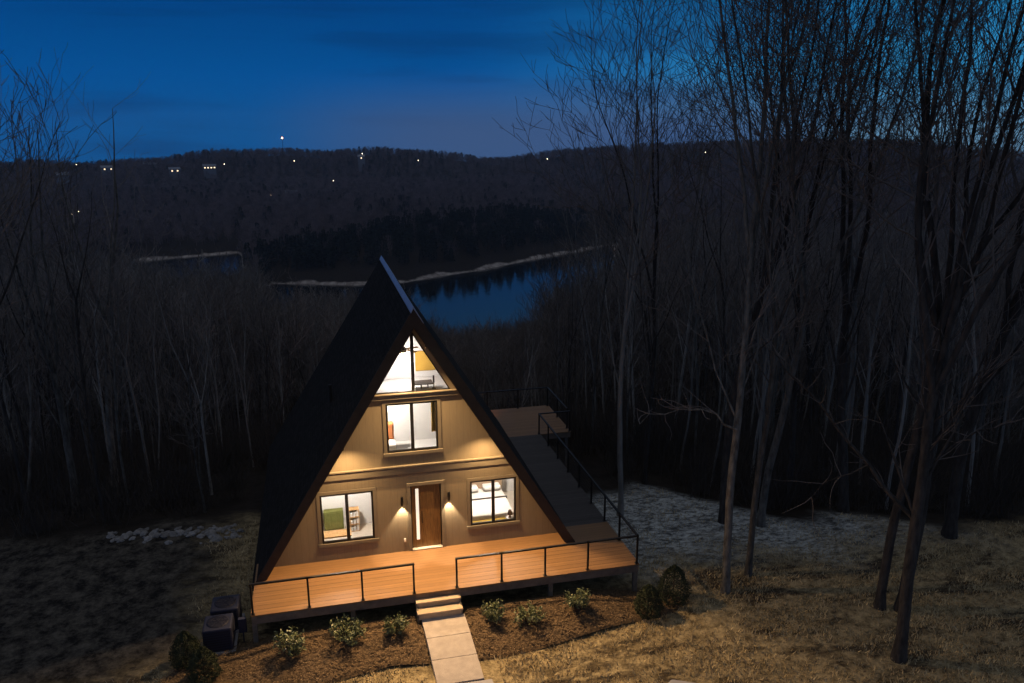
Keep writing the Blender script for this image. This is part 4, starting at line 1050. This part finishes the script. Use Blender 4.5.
scatter('far_woods', 'far wooded hills of bare trees and evergreens beyond the lake', np.stack([x, y, z], 1), np.stack([s * w, s * w, s], 1), fp, idx)

# ------------------------------------------------------------------ far houses, lamps, mast
M['farwall'] = mat('far_house_wall', (.2, .2, .22), .8, var=.05); M['farroof'] = mat('far_house_roof', (.2, .22, .26), .6, var=.1)
M['glow'] = mat('lit_window', (1, .9, .8), .5, var=0, emit=(1, .74, .45), estr=2.4); M['lampglow'] = mat('far_lamp', (1, .9, .8), .5, var=0, emit=(1, .76, .5), estr=11); M['orangeglow'] = mat('mast_beacon', (1, .5, .2), .5, var=0, emit=(1, .42, .12), estr=40)
def place(u, v, D):
    az = YAW + math.atan((u - 512) / FPX * 1.0); az = YAW + math.atan2(u - 512, FPX * math.cos(PITCH) + (341.5 - v) * math.sin(PITCH))
    x = CAM.x + D * math.sin(az); y = CAM.y + D * math.cos(az)
    den = math.hypot(u - 512, FPX * math.cos(PITCH) + (341.5 - v) * math.sin(PITCH)); sl = ((341.5 - v) * math.cos(PITCH) - FPX * math.sin(PITCH)) / den
    return x, y, CAM.z + D * sl, az
def far_house(u, v, D, w, label, lit=2, hgt=5):
    x, y, z, az = place(u, v, D); g_ = hz(x, y); g_ = min(g_, z - 2.5)
    zb = z - hgt
    t = tag(empty('far_house', (x, y, zb), -az + random.uniform(-.2, .2)), label, 'house', 'houses on the far hill')
    b = MB(); b.box(-w / 2, w / 2, -4, 4, min(0, g_ - zb) - 1, hgt); b.build('wall', M['farwall'], t)
    b = MB(); b.add([(-w / 2 - .6, -4.6, hgt), (w / 2 + .6, -4.6, hgt), (w / 2 + .6, 4.6, hgt), (-w / 2 - .6, 4.6, hgt), (-w / 2 - .6, 0, hgt + 3), (w / 2 + .6, 0, hgt + 3)], [(0, 1, 5, 4), (2, 3, 4, 5), (0, 4, 3), (1, 2, 5), (0, 3, 2, 1)]); b.build('roof', M['farroof'], t)
    for k in range(lit):
        xx = -w / 2 + w * (k + .5) / lit; b = MB(); b.box(xx - .9, xx + .9, -4.08, -4.01, hgt - 2.6, hgt - 1.1); b.build('window', M['glow'], t)
for u, v, D, w, lb, lit in [(63, 173, 1150, 13, 'dim far house at the far left of the hill', 0), (108, 166, 1250, 16, 'far house with two lit windows above the left wood', 2), (153, 163, 1300, 24, 'long pale roofed far building on the left skyline', 0), (175, 168, 1230, 14, 'far house with lit windows right of the long pale building', 2), (210, 165, 1240, 17, 'brightly lit low far house on the left hill', 4), (292, 192, 950, 12, 'far house with pale roof on the middle slope', 0), (362, 156, 1250, 10, 'far house with one lit window on the middle skyline', 1)]:
    far_house(u, v, D, w, lb, lit)
def far_lamp(u, v, D, label, m='lampglow', r=.75, name='yard_lamp', cat='lamp', base=None):
    x, y, z, az = place(u, v, D); g_ = hz(x, y)
    b0 = min(g_, z - 5) - .5
    t = tag(empty(name, (x, y, b0)), label, cat, 'lamps on the far hill' if name == 'yard_lamp' else None)
    b = MB(); b.tube((0, 0, 0), (0, 0, z - b0 - r * .5), .16 if name == 'yard_lamp' else .5, .1 if name == 'yard_lamp' else .2, k=6); b.build('pole', M['fascia'], t)
    b = MB(); b.lathe([(r * .3, -r * .9), (r, 0), (r * .3, r * .9)], (0, 0, z - b0), k=8); b.build('bulb', M[m], t)
for u, v, D, lb in [(77, 163, 1200, 'far lamp above the dim house on the far left'), (73, 212, 760, 'lamp low on the left slope'), (79, 210, 770, 'small lamp beside the low left slope lamp'), (225, 163, 1250, 'far lamp right of the brightly lit low house'), (295, 160, 1200, 'far lamp below the orange mast beacon'), (271, 194, 930, 'far lamp left of the pale roofed slope house'), (363, 153, 1250, 'upper lamp of the pair on the middle skyline'), (334, 180, 1000, 'dim far lamp on the middle slope'), (419, 160, 1230, 'far lamp on the skyline above the roof peak'), (548, 159, 1250, 'far lamp on the skyline above the lake'), (706, 153, 1250, 'far lamp behind the right lawn trees')]:
    far_lamp(u, v, D, lb, r=.55 if 'dim' not in lb and 'small' not in lb else .4)
far_lamp(283, 137, 1340, 'radio mast with bright orange beacon above the far ridge', 'orangeglow', 1.0, 'radio_mast', 'mast')

# ------------------------------------------------------------------ small ground cover
def blades(name, label, n, region, size, m, flat=False):
    x, y = region(n); n = len(x); z = h_ground(x, y)
    if name == 'mulch_chips': z = np.array([mound(a_, b_) for a_, b_ in zip(x, y)]) + .075
    a = RNG.uniform(0, 6.28, n); s = size * RNG.uniform(.5, 1.4, n)
    if flat:
        b_ = a + np.pi / 2; t = RNG.uniform(-.3, .3, n)
        P = np.stack([x, y, z + .005], 1); d = np.stack([np.cos(a), np.sin(a), t], 1) * s[:, None]; e_ = np.stack([np.cos(b_), np.sin(b_), -t], 1) * (s * .4)[:, None]
        P[:, 2] += np.abs(t) * s + .01
        V = np.stack([P - d, P - e_, P + d, P + e_], 1)
    else:
        P = np.stack([x, y, z - .005], 1); wv = np.stack([np.cos(a), np.sin(a), 0 * a], 1) * (s * .16)[:, None]
        ln = np.stack([RNG.normal(size=n) * .45, RNG.normal(size=n) * .45, np.ones(n)], 1) * s[:, None]
        V = np.stack([P - wv, P + wv, P + ln * .7 + wv * .6, P + ln], 1)
    me = np_mesh(name, V.reshape(-1, 3), np.arange(4 * n).reshape(-1, 4), m)
    return tag(link_mesh(name, me), label, kind='stuff')
def inpoly(x, y, poly):
    c = np.zeros(len(x), bool); n = len(poly)
    for i in range(n):
        x0, y0 = poly[i - 1]; x1, y1 = poly[i]
        c ^= ((y0 > y) != (y1 > y)) & (x < (x1 - x0) * (y - y0) / (y1 - y0 + 1e-12) + x0)
    return c
def lawn_region(n):
    x = RNG.uniform(-13, 22, n); y = RNG.uniform(-10, 5, n)
    k = ~(inpoly(x, y, BED_R) | inpoly(x, y, BED_L) | ((x > -.25) & (x < 1.55) & (y < -2.4)) | ((x > -4.6) & (x < 6.3) & (y > -2.4)) | inpoly(x, y, [(5.1, -6.5), (5.5, -5.9), (12, -9.8), (6, -14), (4.4, -9)]))
    dens = (np.sin(x * 1.3 + 2 * np.sin(y * .9)) * np.sin(y * 1.9 + x * .4) * .5 + .5)
    r, g, b = zone_colors(x, y)
    k &= RNG.uniform(size=n) < (.08 + .92 * dens ** 1.4) * np.clip(1 - 1.6 * b, 0, 1) * np.clip(1 - 1.6 * g, 0, 1) * (1 - .8 * r)
    return x[k], y[k]
blades('grass', 'dry tan winter grass on the lawn', 280000, lawn_region, .08, M['grassblade'])
def mulch_region(n):
    x = RNG.uniform(-7, 7.5, n); y = RNG.uniform(-4.5, -1.9, n); k = inpoly(x, y, BED_R) | inpoly(x, y, BED_L); return x[k], y[k]
o = blades('mulch_chips', 'loose bark chips and leaf litter on the mulch beds', 22000, mulch_region, .03, M['chip'], True)
def litter_region(n):
    x, y = lawn_region(n); return x, y
blades('leaf_litter', 'fallen brown leaves over the lawn', 9000, litter_region, .045, M['chip'], True)

# ------------------------------------------------------------------ sky
w = bpy.data.worlds.new('World'); scene.world = w; w.use_nodes = True
N = w.node_tree.nodes; L = w.node_tree.links
bg = N['Background']
SUN_EL, SUN_ROT = R(-1.0), R(75)
sky = N.new('ShaderNodeTexSky'); sky.sky_type = 'NISHITA'; sky.sun_disc = False; sky.sun_elevation = SUN_EL; sky.sun_rotation = SUN_ROT
sky.altitude = 200; sky.air_density = 1.0; sky.dust_density = .2; sky.ozone_density = 6
tc = N.new('ShaderNodeTexCoord'); D_ = tc.outputs['Generated']
sp = N.new('ShaderNodeSeparateXYZ'); L.new(D_, sp.inputs[0])
def ramp(stops, src):
    r = N.new('ShaderNodeValToRGB'); e = r.color_ramp.elements
    while len(e) < len(stops): e.new(.5)
    for k, (p, c) in enumerate(stops): e[k].position = p; e[k].color = (*c, 1)
    L.new(src, r.inputs['Fac']); return r.outputs[0]
def mixc(f, a, b, bt='MIX'):
    x = N.new('ShaderNodeMix'); x.data_type = 'RGBA'; x.blend_type = bt; 
    if isinstance(f, (int, float)): x.inputs[0].default_value = f
    else: L.new(f, x.inputs[0])
    L.new(a, x.inputs[6]); L.new(b, x.inputs[7]); return x.outputs[2]
# dusk gradient by height above the horizon: away from the afterglow, and towards it
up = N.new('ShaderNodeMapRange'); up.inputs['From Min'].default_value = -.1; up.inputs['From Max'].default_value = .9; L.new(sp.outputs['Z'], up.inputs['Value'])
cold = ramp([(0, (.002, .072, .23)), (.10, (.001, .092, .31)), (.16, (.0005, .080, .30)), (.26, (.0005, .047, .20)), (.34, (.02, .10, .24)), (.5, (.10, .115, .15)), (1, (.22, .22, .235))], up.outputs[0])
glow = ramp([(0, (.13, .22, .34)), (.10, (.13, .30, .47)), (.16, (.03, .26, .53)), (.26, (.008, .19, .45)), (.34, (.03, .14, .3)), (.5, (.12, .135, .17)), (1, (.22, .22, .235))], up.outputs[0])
dt = N.new('ShaderNodeVectorMath'); dt.operation = 'DOT_PRODUCT'; L.new(D_, dt.inputs[0]); dt.inputs[1].default_value = (math.sin(SUN_ROT), math.cos(SUN_ROT), 0)
af = N.new('ShaderNodeMapRange'); af.interpolation_type = 'SMOOTHSTEP'; af.inputs['From Min'].default_value = .4; af.inputs['From Max'].default_value = .86; L.new(dt.outputs['Value'], af.inputs['Value'])
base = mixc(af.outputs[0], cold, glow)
# thin cloud banks
mp = N.new('ShaderNodeMapping'); mp.inputs['Scale'].default_value = (1, 1, 11); mp.inputs['Location'].default_value = (.3, .1, .2); L.new(D_, mp.inputs['Vector'])
nz = N.new('ShaderNodeTexNoise'); nz.inputs['Scale'].default_value = 2.6; nz.inputs['Detail'].default_value = 7; nz.inputs['Roughness'].default_value = .55; L.new(mp.outputs[0], nz.inputs['Vector'])
cf = N.new('ShaderNodeMapRange'); cf.interpolation_type = 'SMOOTHSTEP'; cf.inputs['From Min'].default_value = .46; cf.inputs['From Max'].default_value = .66; cf.inputs['To Max'].default_value = .42; L.new(nz.outputs['Fac'], cf.inputs['Value'])
cl = N.new('ShaderNodeRGB'); cl.outputs[0].default_value = (.002, .028, .115, 1)
base = mixc(cf.outputs[0], base, cl.outputs[0])
# mauve haze low over the ridge ahead
d2 = N.new('ShaderNodeVectorMath'); d2.operation = 'DOT_PRODUCT'; L.new(D_, d2.inputs[0]); d2.inputs[1].default_value = (math.sin(YAW + .06), math.cos(YAW + .06), 0)
m1 = N.new('ShaderNodeMapRange'); m1.interpolation_type = 'SMOOTHSTEP'; m1.inputs['From Min'].default_value = .93; m1.inputs['From Max'].default_value = .998; L.new(d2.outputs['Value'], m1.inputs['Value'])
m2 = N.new('ShaderNodeMapRange'); m2.interpolation_type = 'SMOOTHSTEP'; m2.inputs['From Min'].default_value = .075; m2.inputs['From Max'].default_value = -.01; L.new(sp.outputs['Z'], m2.inputs['Value'])
mm = N.new('ShaderNodeMath'); mm.operation = 'MULTIPLY'; L.new(m1.outputs[0], mm.inputs[0]); L.new(m2.outputs[0], mm.inputs[1])
mv = N.new('ShaderNodeRGB'); mv.outputs[0].default_value = (.045, .10, .24, 1)
base = mixc(mm.outputs[0], base, mv.outputs[0])
sk = N.new('ShaderNodeVectorMath'); sk.operation = 'SCALE'; sk.inputs['Scale'].default_value = .004; L.new(sky.outputs[0], sk.inputs[0])
ad = N.new('ShaderNodeVectorMath'); ad.operation = 'ADD'; L.new(base, ad.inputs[0]); L.new(sk.outputs[0], ad.inputs[1])
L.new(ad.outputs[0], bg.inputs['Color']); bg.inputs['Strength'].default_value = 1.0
sl = bpy.data.lights.new('sun', 'SUN'); sl.energy = .03; sl.angle = R(20); sl.color = (.75, .82, 1)
so = bpy.data.objects.new('sun', sl); COL.objects.link(so)
so.rotation_euler = (R(62), 0, R(180) - SUN_ROT + R(180))

# ------------------------------------------------------------------ evening haze
hm = bpy.data.materials.new('haze'); hm.use_nodes = True; nt = hm.node_tree; nt.nodes.remove(nt.nodes['Principled BSDF'])
pv = nt.nodes.new('ShaderNodeVolumePrincipled'); pv.inputs['Color'].default_value = (.62, .75, .98, 1); pv.inputs['Density'].default_value = HAZE
nt.links.new(pv.outputs[0], nt.nodes['Material Output'].inputs['Volume'])
b = MB(); b.box(-1850, 1850, -1850, 1850, -90, 48); tag(b.build('haze', hm), 'thin blue evening haze over the valley', kind='stuff')

# ------------------------------------------------------------------ camera
cd = bpy.data.cameras.new('camera'); cam = bpy.data.objects.new('camera', cd); COL.objects.link(cam)
Fv = Vector((math.sin(YAW) * math.cos(PITCH), math.cos(YAW) * math.cos(PITCH), -math.sin(PITCH))); Rv = Vector((math.cos(YAW), -math.sin(YAW), 0)); Uv = Rv.cross(Fv)
Rr = Rv * math.cos(ROLL) - Uv * math.sin(ROLL); Ur = Rv * math.sin(ROLL) + Uv * math.cos(ROLL)
cam.matrix_world = Matrix(((Rr.x, Ur.x, -Fv.x, CAM.x), (Rr.y, Ur.y, -Fv.y, CAM.y), (Rr.z, Ur.z, -Fv.z, CAM.z), (0, 0, 0, 1)))
cd.sensor_width = 36; cd.lens = FPX / 1024 * 36; cd.clip_end = 9000; cd.clip_start = .1
scene.camera = cam
scene.view_settings.view_transform = 'Standard'; scene.view_settings.look = 'None'; scene.view_settings.exposure = 0; scene.view_settings.gamma = 1
scene.render.resolution_x = 1024; scene.render.resolution_y = 683
cy = scene.cycles
cy.use_denoising = True
try: cy.denoiser = 'OPENIMAGEDENOISE'
except Exception: pass
cy.max_bounces = 8; cy.diffuse_bounces = 3; cy.glossy_bounces = 3; cy.transparent_max_bounces = 12; cy.sample_clamp_indirect = 4; cy.caustics_reflective = False; cy.caustics_refractive = False
cy.use_adaptive_sampling = True; cy.volume_bounces = 0
